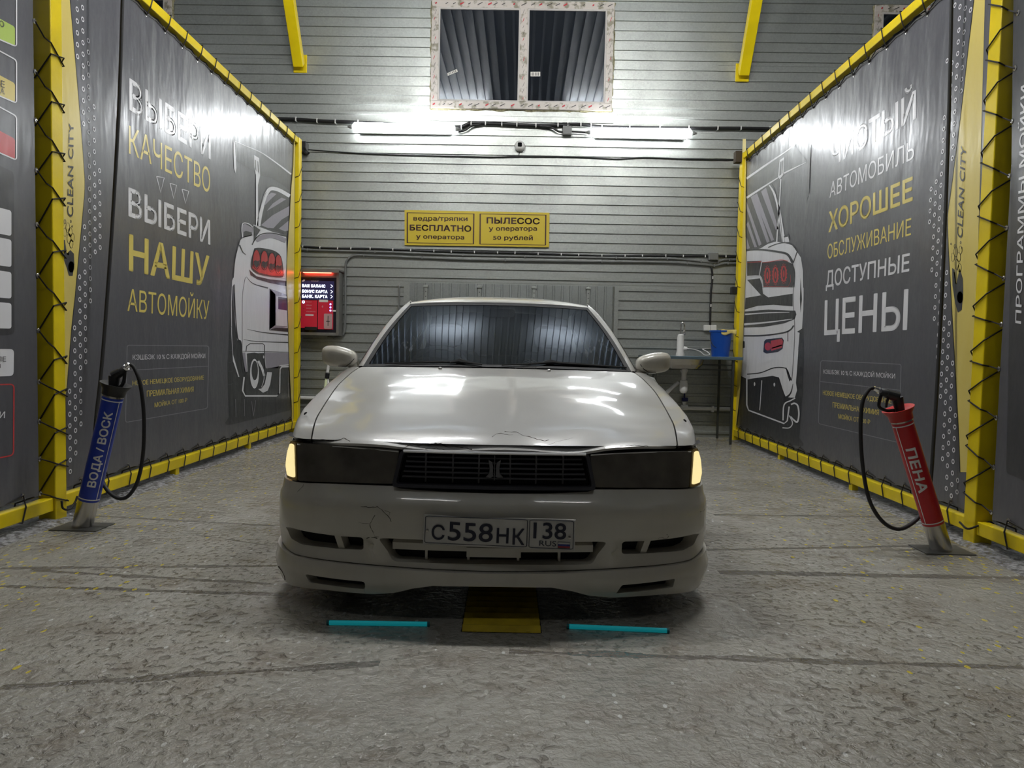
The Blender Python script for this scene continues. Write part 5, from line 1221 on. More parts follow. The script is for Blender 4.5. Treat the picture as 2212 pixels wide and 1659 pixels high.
for y in (4.4, .3):
    for x in (-1.3, 1.3):
        tube_lamp((x, y, CEILZ-.22), .6, (1, 0, 0), M_TUBE_C if y > 1 else M_TUBE_N, 'ceiling tube lamp %s, on the %s side of the bay' % ('above the car' if y > 1 else 'nearer the camera than the car', 'left' if x < 0 else 'right'), 'ceiling tube lamps')
for x in (-6.0, 6.0):
    for y in (4.6, .3): tube_lamp((x, y, CEILZ-.22), .6, (1, 0, 0), M_TUBE_N, 'ceiling tube lamp of the bay to the %s, %s one' % ('left' if x < 0 else 'right', 'deeper' if y > 1 else 'nearer'), 'ceiling tube lamps of the neighbouring bays')
    A = PY(1128, 280, YT); tube_lamp((x, YT, A.z), .63, (1, 0, 0), M_TUBE_W, 'wall tube lamp of the bay to the %s' % ('left' if x < 0 else 'right'), 'wall tube lamps of the neighbouring bays', (0, -1, 0), .053)
# ------------------------------------------------------------------ yellow roof braces and beams
for i, (a, b, wd, lab) in enumerate((((646, 141), (622, -20), .14, 'yellow slanting roof brace left of the window'), ((1606, 160), (1637, -20), .14, 'yellow slanting roof brace right of the window'))):
    A = PY(a[0], a[1], WY-.07); B = PY(b[0], b[1], WY-.62); d = (B-A).normalized(); B = A+d*((CEILZ-.03-A.z)/d.z)
    t = thing('roof_brace', lab, 'beam', (A.x, A.y, A.z-.02), 0, 'slanting roof braces')
    m = MB(); h = wd/2; n = d.cross(Vector((1, 0, 0))).normalized()*.05; x_ = Vector((h*.85, 0, 0))
    vs = [P_+sx*x_+sn*n for P_ in (A, B) for sn in (-1, 1) for sx in (-1, 1)]
    m.add(vs, [(0, 2, 3, 1), (4, 5, 7, 6), (0, 1, 5, 4), (2, 6, 7, 3), (0, 4, 6, 2), (1, 3, 7, 5)]); m.build('square_tube', M_YEL, t, bevel=.005)
    MB().box(A.x-h*1.15, A.x+h*1.15, WY-.03, WY-.012, A.z-.07, A.z+.14).build('wall_plate', M_YEL, t, bevel=.003)
for y in ():
    t = thing('roof_beam', 'yellow roof beam under the ceiling', 'beam', (0, y, CEILZ-.16), 0, 'yellow roof beams'); MB().box(-8.9, 8.9, y-.05, y+.05, CEILZ-.16, CEILZ-.04).build('square_tube', M_YEL, t)
# ------------------------------------------------------------------ sign board
A, B, C_, D = [PY(a, b, WY-.030) for a, b in ((874, 453.5), (1187, 459.5), (1186, 534), (874, 529.5))]
t = thing('sign_board', 'yellow sign with brown ПЫЛЕСОС and БЕСПЛАТНО lettering on the back wall', 'sign', ((A.x+B.x)/2, WY-.03, D.z))
M_SIGN = mat('sign_yellow', (.55, .42, .035), .35); M_SINK = mat('sign_brown', (.045, .014, .014), .4)
m = MB(); m.add([A, B, C_, D]+[q+Vector((0, .006, 0)) for q in (A, B, C_, D)], [(0, 1, 2, 3), (4, 7, 6, 5), (0, 4, 5, 1), (1, 5, 6, 2), (2, 6, 7, 3), (3, 7, 4, 0)]); m.build('board', M_SIGN, t)
def SP(px, py): q = PY(px, py, WY-.030); return Vector((q.x, q.y-.002, q.z))
for c4 in (((878.5, 459), (1025, 461.5), (1024, 527.5), (878.5, 525)), ((1036, 461.5), (1180.5, 464), (1179.5, 530), (1035.5, 528))):
    m = MB(); m.keepn = True; q = [Vector((*p_, 0)) for p_ in c4]; cc = (q[0]+q[2])/2
    for i in range(4):
        a, b = q[i], q[(i+1) % 4]; ia, ib = a+(cc-a).normalized()*3.0, b+(cc-b).normalized()*3.0
        m.add([SP(a.x, a.y), SP(b.x, b.y), SP(ib.x, ib.y), SP(ia.x, ia.y)], [(0, 1, 2, 3)])
    m.build('printed_border', M_SINK, t)
for s, q, wt in (('ведра/тряпки', ((893, 479), (1010, 480), (1010, 468), (893, 467)), .022), ('БЕСПЛАТНО', ((885, 498), (1018, 501), (1018, 487), (885, 485)), .032), ('у оператора', ((899, 518), (1003, 520), (1003, 510), (899, 508)), .022),
                 ('ПЫЛЕСОС', ((1051, 483), (1166, 485), (1166, 471), (1051, 469)), .034), ('у оператора', ((1056, 501), (1160, 501), (1160, 491), (1056, 491)), .022), ('50 рублей', ((1065, 520), (1151, 522), (1151, 508), (1065, 509)), .024)):
    m = MB(); m.keepn = True; text_on(m, s, [SP(a, b) for a, b in q], (0, 0, 0), wt, 1.02); m.build('printed_words', M_SINK, t)
# ------------------------------------------------------------------ payment terminal
YTm = WY-.20
A, B, C_, D = [PY(a, b, YTm) for a, b in ((640, 580), (734, 583), (731, 725), (640, 724))]
x0, x1, z0, z1 = (A.x+D.x)/2, (B.x+C_.x)/2, (C_.z+D.z)/2, (A.z+B.z)/2
t = thing('payment_terminal', 'wall payment terminal with lit menu screen and red keypad panel', 'terminal', ((x0+x1)/2, WY-.1, z0))
M_TB = mat('terminal_steel', (.23, .225, .21), .38, .6, noise=.15)
m = MB(); m.box(x0, x1, YTm+.01, WY-.012, z0, z1-.03); m.build('cabinet', M_TB, t, bevel=.006)
m = MB(); fwd = .035; m.box(x0, x0+fwd, YTm, YTm+.02, z0, z1-.07).box(x1-fwd, x1, YTm, YTm+.02, z0, z1-.07).box(x0+fwd, x1-fwd, YTm, YTm+.02, z0, z0+fwd).box(x0+fwd, x1-fwd, YTm, YTm+.02, z1-.10, z1-.07); m.build('front_frame', M_TB, t, bevel=.003)
m = MB(); m.box(x0-.02, x1+.015, YTm-.07, WY-.012, z1-.02, z1+.0); m.add([(x0-.02, YTm-.07, z1-.045), (x1+.015, YTm-.07, z1-.045), (x1+.015, YTm-.07, z1-.02), (x0-.02, YTm-.07, z1-.02)], [(0, 1, 2, 3)]); m.build('canopy', M_TB, t, bevel=.003)
m = MB(); m.box(x0+.09, x1-.09, YTm-.03, YTm-.015, z1-.048, z1-.036); m.build('red_led_bar', mat('red_led', (1, .05, .03), .5, emit=14, emitc=(1, .07, .04)), t)
px0, px1, pz0, pz1 = x0+fwd, x1-fwd, z0+fwd, z1-.10
m = MB(); m.box(px0, px1, YTm+.004, YTm+.012, pz0, pz1); m.build('glass_panel', mat('panel_black', (.008, .007, .012), .15), t)
W_, H_ = px1-px0, pz1-pz0
def TP(u, v, d=0): return Vector((px0+W_*u, YTm+.003-d, pz0+H_*v))
def tq(u0, u1, v0, v1, d=.0): return [TP(u0, v0, d), TP(u1, v0, d), TP(u1, v1, d), TP(u0, v1, d)]
M_RP = mat('keypad_red', (.36, .012, .03), .35, emit=.10, emitc=(.9, .03, .06)); M_SCW = mat('screen_text', (.8, .85, 1), .5, emit=2.4, emitc=(.86, .90, 1)); M_SCB = mat('screen_back', (.012, .01, .03), .3, emit=.10, emitc=(.1, .1, .35))
MB().add(tq(.06, .94, .60, .94), [(0, 1, 2, 3)]).build('screen', M_SCB, t)
for s, u1, v in (('ВАШ БАЛАНС', .70, .82), ('БОНУС КАРТА', .76, .72), ('БАНК. КАРТА', .76, .63)):
    m = MB(); m.keepn = True; text_on(m, s, tq(.08, u1, v, v+.055, .002), (0, 0, 0), .02, 1.1); m.build('screen_words', M_SCW, t)
    m = MB(); m.keepn = True; m.tube([TP(.85, v, .003), TP(.90, v+.028, .003), TP(.85, v+.056, .003)], .003, 4); m.build('screen_arrow', M_SCW, t)
m = MB(); m.keepn = True; text_on(m, 'GROUP', tq(.32, .52, .925, .945, .002)); m.build('printed_words', mat('dim_print', (.4, .4, .42), .5), t)
m = MB(); m.keepn = True; m.add([TP(.06, .93, .002), TP(.10, .915, .002), TP(.15, .945, .002), TP(.12, .96, .002)], [(0, 1, 2, 3)]); m.add([TP(.10, .93, .003), TP(.13, .925, .003), TP(.16, .955, .003), TP(.13, .955, .003)], [(0, 1, 2, 3)]); m.build('printed_emblem', M_WHT, t)
MB().add(tq(.04, .49, .08, .585, .001), [(0, 1, 2, 3)]).build('red_panel', M_RP, t); MB().add(tq(.51, .92, .06, .585, .001), [(0, 1, 2, 3)]).build('red_panel', M_RP, t)
M_TXT = mat('small_white_print', (.55, .5, .5), .5)
for s, v, u1 in (('ВОДА', .545, .34), ('ПЕНА', .485, .34), ('ВОСК', .43, .33), ('ОСМОС', .37, .44)):
    m = MB(); m.keepn = True; text_on(m, s, tq(.20, u1, v, v+.018, .0025)); m.build('printed_words', M_TXT, t)
M_BL = mat('blue_led', (.1, .2, 1), .4, emit=9, emitc=(.12, .18, 1)); M_CY = mat('cyan_led', (.3, .6, 1), .4, emit=4, emitc=(.3, .6, 1))
m = MB(); c_ = TP(.115, .552, .004); m.tube([c_+Vector((math.cos(a), 0, math.sin(a)))*.013 for a in np.linspace(0, 2*PI, 17)], .004, 5); m.build('lit_ring', M_CY, t)
for v in (.49, .43, .37, .315): MB().lathe([(.006, 0), (.004, .004)], TP(.125, v, 0), (0, -1, 0), 8).build('button', M_STEEL, t)
for v in (.52, .462, .405):
    MB().lathe([(.011, 0), (.009, .006), (.002, .008)], TP(.845, v, 0), (0, -1, 0), 10).build('blue_button', M_BL, t, smooth=True)
MB().add(tq(.17, .39, .30, .33, .0025), [(0, 1, 2, 3)]).build('white_label', M_WHT, t); MB().add(tq(.54, .78, .555, .60, .0035), [(0, 1, 2, 3)]).build('white_label', M_WHT, t); MB().add(tq(.90, .99, .385, .415, .0035), [(0, 1, 2, 3)]).build('white_label', M_WHT, t)
for k, r in enumerate((.008, .014, .020)):
    m = MB(); c_ = TP(.60, .475, .003); m.tube([c_+Vector((math.cos(a)*r, 0, math.sin(a)*r)) for a in np.linspace(-.8, .8, 7)], .0016, 4); m.build('contactless_mark', M_TXT, t)
m = MB(); m.rbox(*[TP(.68, .1).x, TP(.90, .1).x], YTm-.012, YTm+.004, TP(0, .07).z, TP(0, .345).z, .01); sl = m.build('coin_slot_plate', mat('slot_plate', (.45, .30, .30), .35), t)
m = MB(); a_ = TP(.79, .2); m.box(a_.x-.022, a_.x+.022, YTm-.015, YTm-.010, a_.z+.0, a_.z+.008); m.box(a_.x-.003, a_.x+.003, YTm-.015, YTm-.010, a_.z-.05, a_.z+.07); m.build('coin_slot', M_BLK, sl)
m = MB(); m.rbox(TP(.17, 0).x, TP(.50, 0).x, YTm-.03, YTm+.004, TP(0, .04).z, TP(0, .10).z, .01); m.build('note_tray', M_BLK, t, bevel=.003)
# ------------------------------------------------------------------ cables, conduits, boxes
def run(name, lab, cat_, pts, r, m, Y=WY-.02, clips=0, cm=None, n=8, group=None, dyy=0):
    P_ = bez([PY(a, b, Y) for a, b in pts], n); c = P_[len(P_)//2]
    t = thing(name, lab, cat_, c, 0, group); mm = MB(); mm.tube(P_, r, 8); ob = mm.build('run', m, t, smooth='all')
    if clips:
        tot = len(P_)-1; k = MB()
        for i in range(clips):
            q = P_[int(tot*(i+.5)/clips)]; MB().box(q.x-.006, q.x+.006, q.y-r-.004, q.y+r, q.z-r-.004, q.z+r+.004).build('clip', cm or M_WHT, t)
    return t
run('cable_bundle', 'thick black cable bundle clipped along the wall above the tube lamps, left half', 'cable', [(560, 256), (640, 258), (700, 262), (760, 264), (900, 272), (985, 276), (1018, 266), (1060, 267), (1110, 269), (1165, 271), (1230, 269)], .022, M_BLK, WY-.035, 14)
run('cable_bundle', 'thick black cable bundle clipped along the wall above the right tube lamp', 'cable', [(1215, 268), (1260, 269), (1300, 274), (1400, 276), (1500, 277), (1600, 277), (1700, 279)], .020, M_BLK, WY-.03, 10)
run('lamp_cable', 'short black cable dropping from the left tube lamp to the cable bundle', 'cable', [(990, 285), (1005, 281), (1020, 271), (1040, 268)], .012, M_BLK, WY-.05)
run('lamp_cable', 'black cable from the bundle into the grey box beside the right tube lamp', 'cable', [(1165, 272), (1190, 275), (1210, 285), (1230, 285)], .012, M_BLK, WY-.05)
run('lamp_cable', 'short black cable between the grey box and the right tube lamp', 'cable', [(1232, 284), (1250, 285), (1272, 287)], .012, M_BLK, WY-.05)
run('thin_cable', 'thin black cable sagging along the wall beneath the tube lamps', 'cable', [(650, 322), (700, 326), (760, 330), (850, 334), (960, 337), (1060, 339), (1122, 338), (1250, 339), (1330, 343), (1390, 340), (1480, 343), (1560, 345), (1600, 345)], .007, M_BLK, WY-.016)
run('camera_cable', 'very thin dark cable hanging from the round wall camera', 'cable', [(1123, 328), (1121, 333), (1121, 338)], .004, M_BLK, WY-.03)
run('black_cable', 'black cable with white clips running just above the grey conduits', 'cable', [(645, 532), (720, 536), (800, 537), (900, 541), (1000, 544), (1100, 546), (1200, 549), (1300, 552), (1400, 552), (1500, 553), (1590, 554)], .011, M_BLK, WY-.02, 22)
run('conduit', 'upper grey plastic conduit along the back wall', 'conduit', [(640, 538), (700, 541), (850, 545), (1000, 551), (1100, 553), (1250, 556), (1400, 558), (1460, 559), (1520, 565), (1548, 566), (1565, 561), (1595, 561)], .014, M_CONDUIT, WY-.024, 9, M_GREY)
run('conduit', 'lower grey conduit that bends down to the payment terminal', 'conduit', [(708, 728), (728, 728), (741, 722), (745, 705), (746, 640), (746, 580), (750, 562), (765, 552), (800, 552), (900, 556), (1000, 560), (1150, 563), (1300, 565), (1450, 567), (1520, 572), (1545, 574), (1565, 569), (1595, 569)], .014, M_CONDUIT, WY-.026, 12, M_GREY)
run('sink_cable', 'black cable dropping from the conduits to the white socket by the blue bucket', 'cable', [(1537, 576), (1539, 600), (1536, 630), (1535, 660), (1534, 705)], .012, M_BLK, WY-.022, 2)
run('small_conduit', 'thin grey upright conduit beside the sheet metal panel', 'conduit', [(862, 616), (862, 640), (861, 680), (858, 760)], .010, M_CONDUIT, WY-.03)
def boxw(name, lab, cat_, a, b, d, m, Y=WY, bev=.006, loc=None):
    A, B = PY(a[0], a[1], Y-d), PY(b[0], b[1], Y-d); t = thing(name, lab, cat_, ((A.x+B.x)/2, Y-.01, B.z))
    o = MB().box(A.x, B.x, Y-d, Y-.012, B.z, A.z).build('case', m, t, bevel=bev)
    MB().box(A.x+.008, B.x-.008, Y-d-.004, Y-d+.001, B.z+.008, A.z-.008).build('lid', m, t, bevel=.002); return t, A, B
boxw('junction_box', 'small grey junction box between the two tube lamps', 'box', (1216, 271), (1235, 291), .07, M_GREY)
boxw('junction_box', 'small grey junction box on the conduits above the sink', 'box', (1532, 545), (1552, 562), .07, M_GREY)
t, A, B = boxw('wall_socket', 'white double wall socket behind the blue bucket', 'socket', (1521, 702), (1548, 715), .05, M_WHT)
MB().box((A.x+B.x)/2-.002, (A.x+B.x)/2+.002, WY-.056, WY-.05, B.z, A.z).build('divider', M_GREY, t)
# camera
A = PY(1123, 315, WY-.05); t = thing('security_camera', 'small round white wall camera with a black eye', 'camera', (A.x, WY-.01, A.z))
MB().lathe([(.060, 0), (.064, .02), (.060, .045), (.045, .07), (.03, .078)], (A.x, WY-.012, A.z), (0, -1, 0), 28).build('housing', M_WHT, t, smooth=True)
MB().rbox(A.x-.025, A.x+.025, WY-.10, WY-.06, A.z-.022, A.z+.028, .01).build('lens', mat('lens_black', (.005, .005, .006), .1), t, bevel=.004)
# cable box at the upper corner of the left frame, cap on the right frame
t = thing('cable_knot', 'black bracket with looped spare cable at the rear top corner of the left frame', 'cable', PY(656, 322, WY-.1))
m = MB(); A = PY(652, 306, WY-.12); m.box(A.x-.03, A.x+.05, WY-.14, WY-.012, A.z-.12, A.z); m.build('bracket', M_BLK, t)
m = MB()
for k in range(3): m.tube(bez([PY(655+k*2, 318, WY-.15), PY(662+k, 324+k*2, WY-.17), PY(668, 330-k, WY-.16), PY(664-k, 333, WY-.15), PY(655, 326, WY-.15)], 6), .005, 5)
m.build('cable_loop', M_BLK, t)
A = PY(1589, 333, 8.45); t = thing('clamp', 'rusty clamp behind the rear top corner of the right frame', 'clamp', (XR-.03, 8.45, A.z-.1)); MB().box(XR-.075, XR+.002, 8.41, 8.50, A.z-.10, A.z+.03).build('jaw', mat('rusty_steel', (.05, .035, .02), .7), t, bevel=.005)
A = PY(1582, 628, 8.45); t = thing('limit_box', 'small dark box mounted behind the rear post of the right frame', 'box', (XR-.03, 8.45, A.z)); MB().box(XR-.06, XR+.002, 8.41, 8.50, A.z-.04, A.z+.045).build('case', M_BLK, t, bevel=.005)
# ------------------------------------------------------------------ sink bench
YS = 8.02; z = PY(1520, 770, YS).z
xa, xb = PY(1400, 770, YS).x, PY(1606, 770, YS).x
t = thing('sink_bench', 'steel sink bench with hanging basin on the right of the back wall', 'sink', ((xa+xb)/2, YS+.3, z-.9))
M_TOP = mat('blue_grey_steel', (.11, .16, .19), .35, .6)
bx0, bx1 = PY(1447, 780, YS).x, PY(1527, 780, YS).x
m = MB(); m.box(xa, xb, YS, YS+.12, z-.035, z).box(xa, bx0, YS+.12, YS+.55, z-.03, z).box(bx1, xb, YS+.12, YS+.55, z-.03, z).box(bx0, bx1, YS+.55, WY-.03, z-.03, z).box(xa, bx0, YS+.55, WY-.03, z-.03, z).box(bx1, xb, YS+.55, WY-.03, z-.03, z); m.build('worktop', M_TOP, t, bevel=.004)
m = MB()
def rr3(x0, x1, y0, y1, zz, r): return [Vector((a, b, zz)) for a, b in rrect(x0, x1, y0, y1, r, 4)]
Rr = [rr3(bx0-.01, bx1+.01, YS+.10, YS+.57, z-.031, .06), rr3(bx0+.005, bx1-.005, YS+.12, YS+.55, z-.10, .07), rr3(bx0+.03, bx1-.03, YS+.15, YS+.52, z-.145, .09), rr3(bx0+.09, bx1-.09, YS+.2, YS+.46, z-.155, .1)]
for a, b in zip(Rr, Rr[1:]):
    n = len(a); m.add(a+b, [(i, (i+1) % n, n+(i+1) % n, n+i) for i in range(n)])
m.add(Rr[-1], [tuple(range(len(Rr[-1])))]); m.build('basin', M_STEEL, t, smooth=True)
M_LEG = mat('dark_steel', (.07, .075, .07), .4, .7)
for x in (xa+.10, xb-.10):
    for y in (YS+.04, WY-.12): MB().box(x-.012, x+.012, y-.012, y+.012, 0, z-.03).build('leg', M_LEG, t)
m = MB()
for dz in (.09, .15): m.box(PY(1380, 800, YS+.3).x, xb-.02, YS+.3, YS+.32, z-dz-.012, z-dz)
m.tube([(xa+.12, YS+.2, z-.03), (xa+.02, YS+.2, z-.75)], .01, 6); m.tube([(xa+.16, YS+.25, z-.05), (xa+.03, YS+.25, z-.6)], .008, 6); m.build('brace', M_LEG, t)
A = PY(1478, 795, YS+.33); q = A
m = MB(); m.lathe([(.045, 0), (.045, -.02), (.03, -.05), (.03, -.13), (.042, -.135), (.042, -.16), (.047, -.17), (.047, -.25), (.030, -.28), (.01, -.285)], (q.x, q.y, z-.155), (0, 0, 1), 16); m.build('drain_trap', M_WHT, t, smooth=True)
A, B = PY(1466, 825, YS+.35), PY(1405, 880, YS+.40); MB().tube([A, B, B+Vector((-.1, .02, -.1))], .023, 10).build('waste_pipe', M_WHT, t, smooth='all')
# water heater tap
A = PY(1469, 765, YS+.28); t = thing('water_heater_tap', 'white instant water heater tap with chrome spout at the sink', 'tap', (A.x, A.y, z))
hz = PY(1469, 722, A.y).z
MB().lathe([(.050, 0), (.050, .02), (.040, .05), (.040, hz-z-.06), (.033, hz-z-.01), (.02, hz-z)], (A.x, A.y, z), (0, 0, 1), 18).build('heater_body', M_WHT, t, smooth=True)
sp = [Vector((A.x+dx, A.y-.0, hz+dz)) for dx, dz in ((0, -.01), (0, .10), (.005, .125), (.02, .135), (.035, .12), (.04, .08), (.038, .03))]
spo = MB().tube(bez(sp, 6), .009, 8).build('spout', M_CHR, t, smooth='all')
m = MB(); m.lathe([(.012, 0), (.016, -.02), (.018, -.05), (.012, -.06)], (A.x+.038, A.y, hz+.05), (0, 0, 1), 10); m.build('aerator', M_CHR, spo, smooth=True)
q = PY(1479, 753, A.y-.01); MB().lathe([(.024, 0), (.026, .03), (.018, .05)], (A.x+.03, A.y, q.z), (1, 0, 0), 12).build('handle', M_WHT, t, smooth=True)
MB().tube(bez([(A.x+.06, A.y, q.z), PY(1500, 755, A.y), PY(1513, 760, A.y-.02), PY(1522, 767, A.y-.03), PY(1533, 766, A.y-.05), PY(1528, 760, A.y), PY(1518, 754, A.y+.1), PY(1535, 753, A.y+.2)], 6), .006, 6).build('power_lead', M_WHT, t, smooth='all')
# bucket and cloth
A = PY(1556, 766, YS+.22); zt = PY(1556, 714, YS+.22).z
t = thing('bucket', 'blue plastic bucket standing on the sink bench', 'bucket', (A.x, A.y, z))
r0, r1 = .098, .125; h = zt-z
MB().lathe([(.001, .006), (r0-.004, .006), (r0, 0), (r1, h-.02), (r1+.008, h-.018), (r1+.008, h), (r1-.004, h), (r0-.006, .012), (.001, .012)], (A.x, A.y, z), (0, 0, 1), 32).build('body', mat('blue_plastic', (.004, .055, .30), .35), t, smooth=True)
MB().tube(bez([(A.x-r1, A.y, z+h-.03), (A.x-r1-.012, A.y-.06, z+h-.10), (A.x-r1+.01, A.y-.09, z+h-.17), (A.x-r1+.05, A.y-.10, z+h-.20)], 6), .004, 6).build('bail', M_BLK, t, smooth='all')
cl = MB(); rowsC = []
for v in np.linspace(0, 1, 9):
    r_ = []
    for u in np.linspace(0, 1, 13):
        x = A.x-.03+.17*u; fr_ = v
        if v < .5: y = A.y+.02-(v/.5)*.14; zz = z+h+.008+.004*math.sin(u*9)
        else: y = A.y-.128-.004*math.sin(u*11+v*4); zz = z+h+.006-(v-.5)/.5*(.05+.012*math.sin(u*7))
        r_.append((x, y, zz))
    rowsC.append(r_)
ob = cl.grid(rowsC).build('cloth', mat('yellow_cloth', (.62, .50, .17), .85, noise=.2, nscale=20), None, smooth='all', loc=(A.x, A.y, z+h))
md = ob.modifiers.new('t', 'SOLIDIFY'); md.thickness = .006
tag(ob, 'yellow cleaning cloth hung over the rim of the blue bucket', 'cloth')
# pipes low on the back wall
def pipe(lab, pts, r, Y): return run('water_pipe', lab, 'pipe', pts, r, M_WHT, Y, 0, None, 4)
t = pipe('white water pipe low on the wall right of the car', [(1440, 878), (1466, 881), (1500, 882), (1540, 883), (1595, 884)], .023, WY-.05)
q = PY(1539, 883, WY-.05); MB().box(q.x-.012, q.x+.012, q.y-.03, q.y+.03, q.z-.04, q.z+.032).build('clip', M_WHT, t)
q = PY(1478, 880, WY-.05); m = MB(); m.lathe([(.034, -.04), (.034, .04)], q, (1, 0, 0), 12); m.lathe([(.02, 0), (.02, .05), (.026, .05), (.026, .07)], q, (0, 0, 1), 12); m.build('tee', M_WHT, t, smooth=True)
m = MB(); m.box(q.x-.03, q.x+.04, q.y-.02, q.y+.02, q.z+.075, q.z+.12); m.tube([(q.x, q.y, q.z+.1), (q.x, q.y, q.z+.2)], .01, 6); m.build('valve_handle', mat('navy_plastic', (.01, .015, .09), .4), t, bevel=.005)
pipe('white water pipe low on the wall left of the car', [(640, 859), (680, 860), (720, 861), (800, 863)], .023, WY-.05)
# white pole handle behind the left mirror
A = PY(702, 850, 7.6); t = thing('mop_handle', 'white pole handle with black collar leaning behind the left door mirror', 'pole', (A.x-.05, 7.6, 0))
Yq = 7.6; P_ = [PY(700, 850, Yq)+Vector((-.03, 0, -.5)), PY(701, 850, Yq), PY(706, 815, Yq)]; MB().tube(P_, [.016]*3, 8).build('pole', mat('green_white', (.55, .6, .35), .5), t, smooth='all')
MB().tube([PY(711, 850, Yq), PY(707, 815, Yq)], .012, 8).build('strut', M_WHT, t, smooth='all')
MB().tube([PY(706.3, 817, Yq), PY(707.6, 806, Yq)], .024, 10).build('collar', M_BLK, t, smooth=True)
MB().tube(bez([PY(707.5, 806, Yq), PY(709, 793, Yq), PY(711, 788, Yq), PY(714, 787.5, Yq)], 5), .016, 8).build('grip', M_WHT, t, smooth='all')
# ------------------------------------------------------------------ lance holders
M_TOPP = mat('dull_plate', (.10, .10, .095), .5, .5)
def holder(side, base, topp, Yb, colr, word, label, quad, collar_c):
    B0 = PZ(*base); T = PY(topp[0], topp[1], B0.y-.02); ax = (T-B0).normalized(); Lh = (T-B0).length
    t = thing('lance_holder', label, 'tube holder', (B0.x, B0.y, 0), 0, 'tube holders for the wash lances')
    MB().box(B0.x-.13, B0.x+.13, B0.y-.09, B0.y+.09, 0, .006).build('base_plate', M_TOPP, t, bevel=.002)
    r = .052
    pipe_ = MB().lathe([(r, -.0), (r, Lh), (r-.004, Lh), (r-.004, .02)], B0+Vector((0, 0, .004)), ax, 32).build('steel_tube', M_STEEL, t, smooth=True)
    a0, a1 = .20*Lh, .93*Lh
    MB().lathe([(r+.0012, a0), (r+.0012, a1)], B0, ax, 40).build('sticker_sleeve', colr, t, smooth=True)
    # words wrapped round the tube, reading up (left) or down (right)
    fwd = (CAM-B0); fwd = (fwd-ax*fwd.dot(ax)).normalized(); sidev = ax.cross(fwd).normalized()   # sidev: to the viewer's right if ax up
    if sidev.x < 0: sidev = -sidev
    def wrap(a_, w_, e=.0028): th = w_/(r+.002); return B0+ax*a_+(fwd*math.cos(th)+sidev*math.sin(th))*(r+e)
    m = MB(); m.keepn = True; vs, fs = text_cut(word, .028, 1.02); hw = .028
    if side < 0: s0, s1, w0, w1 = quad; m.add([wrap(s0+(s1-s0)*a, w1+(w0-w1)*b) for a, b in vs], fs)
    else: s0, s1, w0, w1 = quad; m.add([wrap(s1+(s0-s1)*a, w0+(w1-w0)*b) for a, b in vs], fs)
    m.build('sleeve_words', mat('sleeve_white', (.72, .72, .72), .35), t)
    m = MB(); m.keepn = True
    def strip(a_, b_, c_, d_):
        n = 12; m.grid([[wrap(a_+(b_-a_)*k/n if a_ != b_ else a_, c_+(d_-c_)*k/n, .002) for k in range(n+1)], [wrap((a_+(b_-a_)*k/n)+(.006 if a_ == b_ else 0), c_+(d_-c_)*k/n+(.005 if a_ != b_ else 0), .002) for k in range(n+1)]])
    e0, e1 = a0+.012, a1-.018; ww = .066
    strip(e0, e0, -ww, ww); strip(e1, e1, -ww, ww)
    strip(e0, e1, -side*.042 - (.005 if side < 0 else 0), -side*.042 - (.005 if side < 0 else 0))
    m.build('sleeve_border', MC['sleeve_white'], t)
    q = B0+ax*Lh
    MB().lathe([(r+.006, -.045), (r+.008, -.015), (r+.026, .012), (r+.028, .018), (r+.020, .018), (.03, -.0), (.028, -.04)], q, ax, 28).build('rubber_collar', collar_c, t, smooth=True)
    return t, B0, T, ax
t, B0, T, ax = holder(-1, (178, 1139), (249, 836), 0, mat('sleeve_blue', (.012, .04, .36), .32), 'ВОДА / ВОСК', 'steel tube holder with blue sleeve reading ВОДА / ВОСК at the left post', (.25, .675, -.026, .026), M_BLK)
def gun(T, ax, s, pts, Y, label, hose, hlabel):
    """trigger gun resting in the tube: grip, valve block, trigger guard and hose nipple"""
    g = thing('spray_gun', label, 'spray gun', T, 0, 'wash lances in their holders'); F = lambda a, b, d=0: PY(a, b, Y+d)
    m = MB(); m.tube([T-ax*.06, F(*pts['elbow'])], [.020, .030], 10); m.tube([F(*pts['elbow']), F(*pts['mid'])], [.030, .024], 10); m.build('valve_block', M_BLK, g, smooth=True, bevel=.004)
    m = MB(); m.tube([F(*pts['elbow']), F(*pts['mid']), F(*pts['nip'])], [.025, .021, .018], 10); m.build('grip', M_BLK, g, smooth='all')
    m = MB(); m.tube([F(*pts['nip']), F(*pts['nip2'])], [.015, .012], 10); m.lathe([(.018, 0), (.018, .012)], F(*pts['nip']), (F(*pts['nip2'])-F(*pts['nip'])), 6); m.build('hose_nipple', M_CHR, g, smooth=True)
    m = MB(); m.tube(bez([F(*q) for q in pts['guard']], 5), .009, 6); m.build('trigger_guard', M_BLK, g, smooth='all')
    m = MB(); m.tube([F(*q, -.005) for q in pts['trig']], [.006, .007, .006], 6); m.build('trigger', mat('trigger_yellow', (.7, .42, .02), .4) if s < 0 else M_BLK, g, smooth='all')
    h = MB(); P_ = [F(*pts['nip2'])]+[PY(a, b, y) for a, b, y in hose]; P_ = bez(P_, 8); hh = h.tube(P_, .0105, 8).build('hose', M_RUB, None, smooth='all', loc=P_[0]); tag(hh, hlabel, 'hose', 'black wash hoses')
Yg = T.y
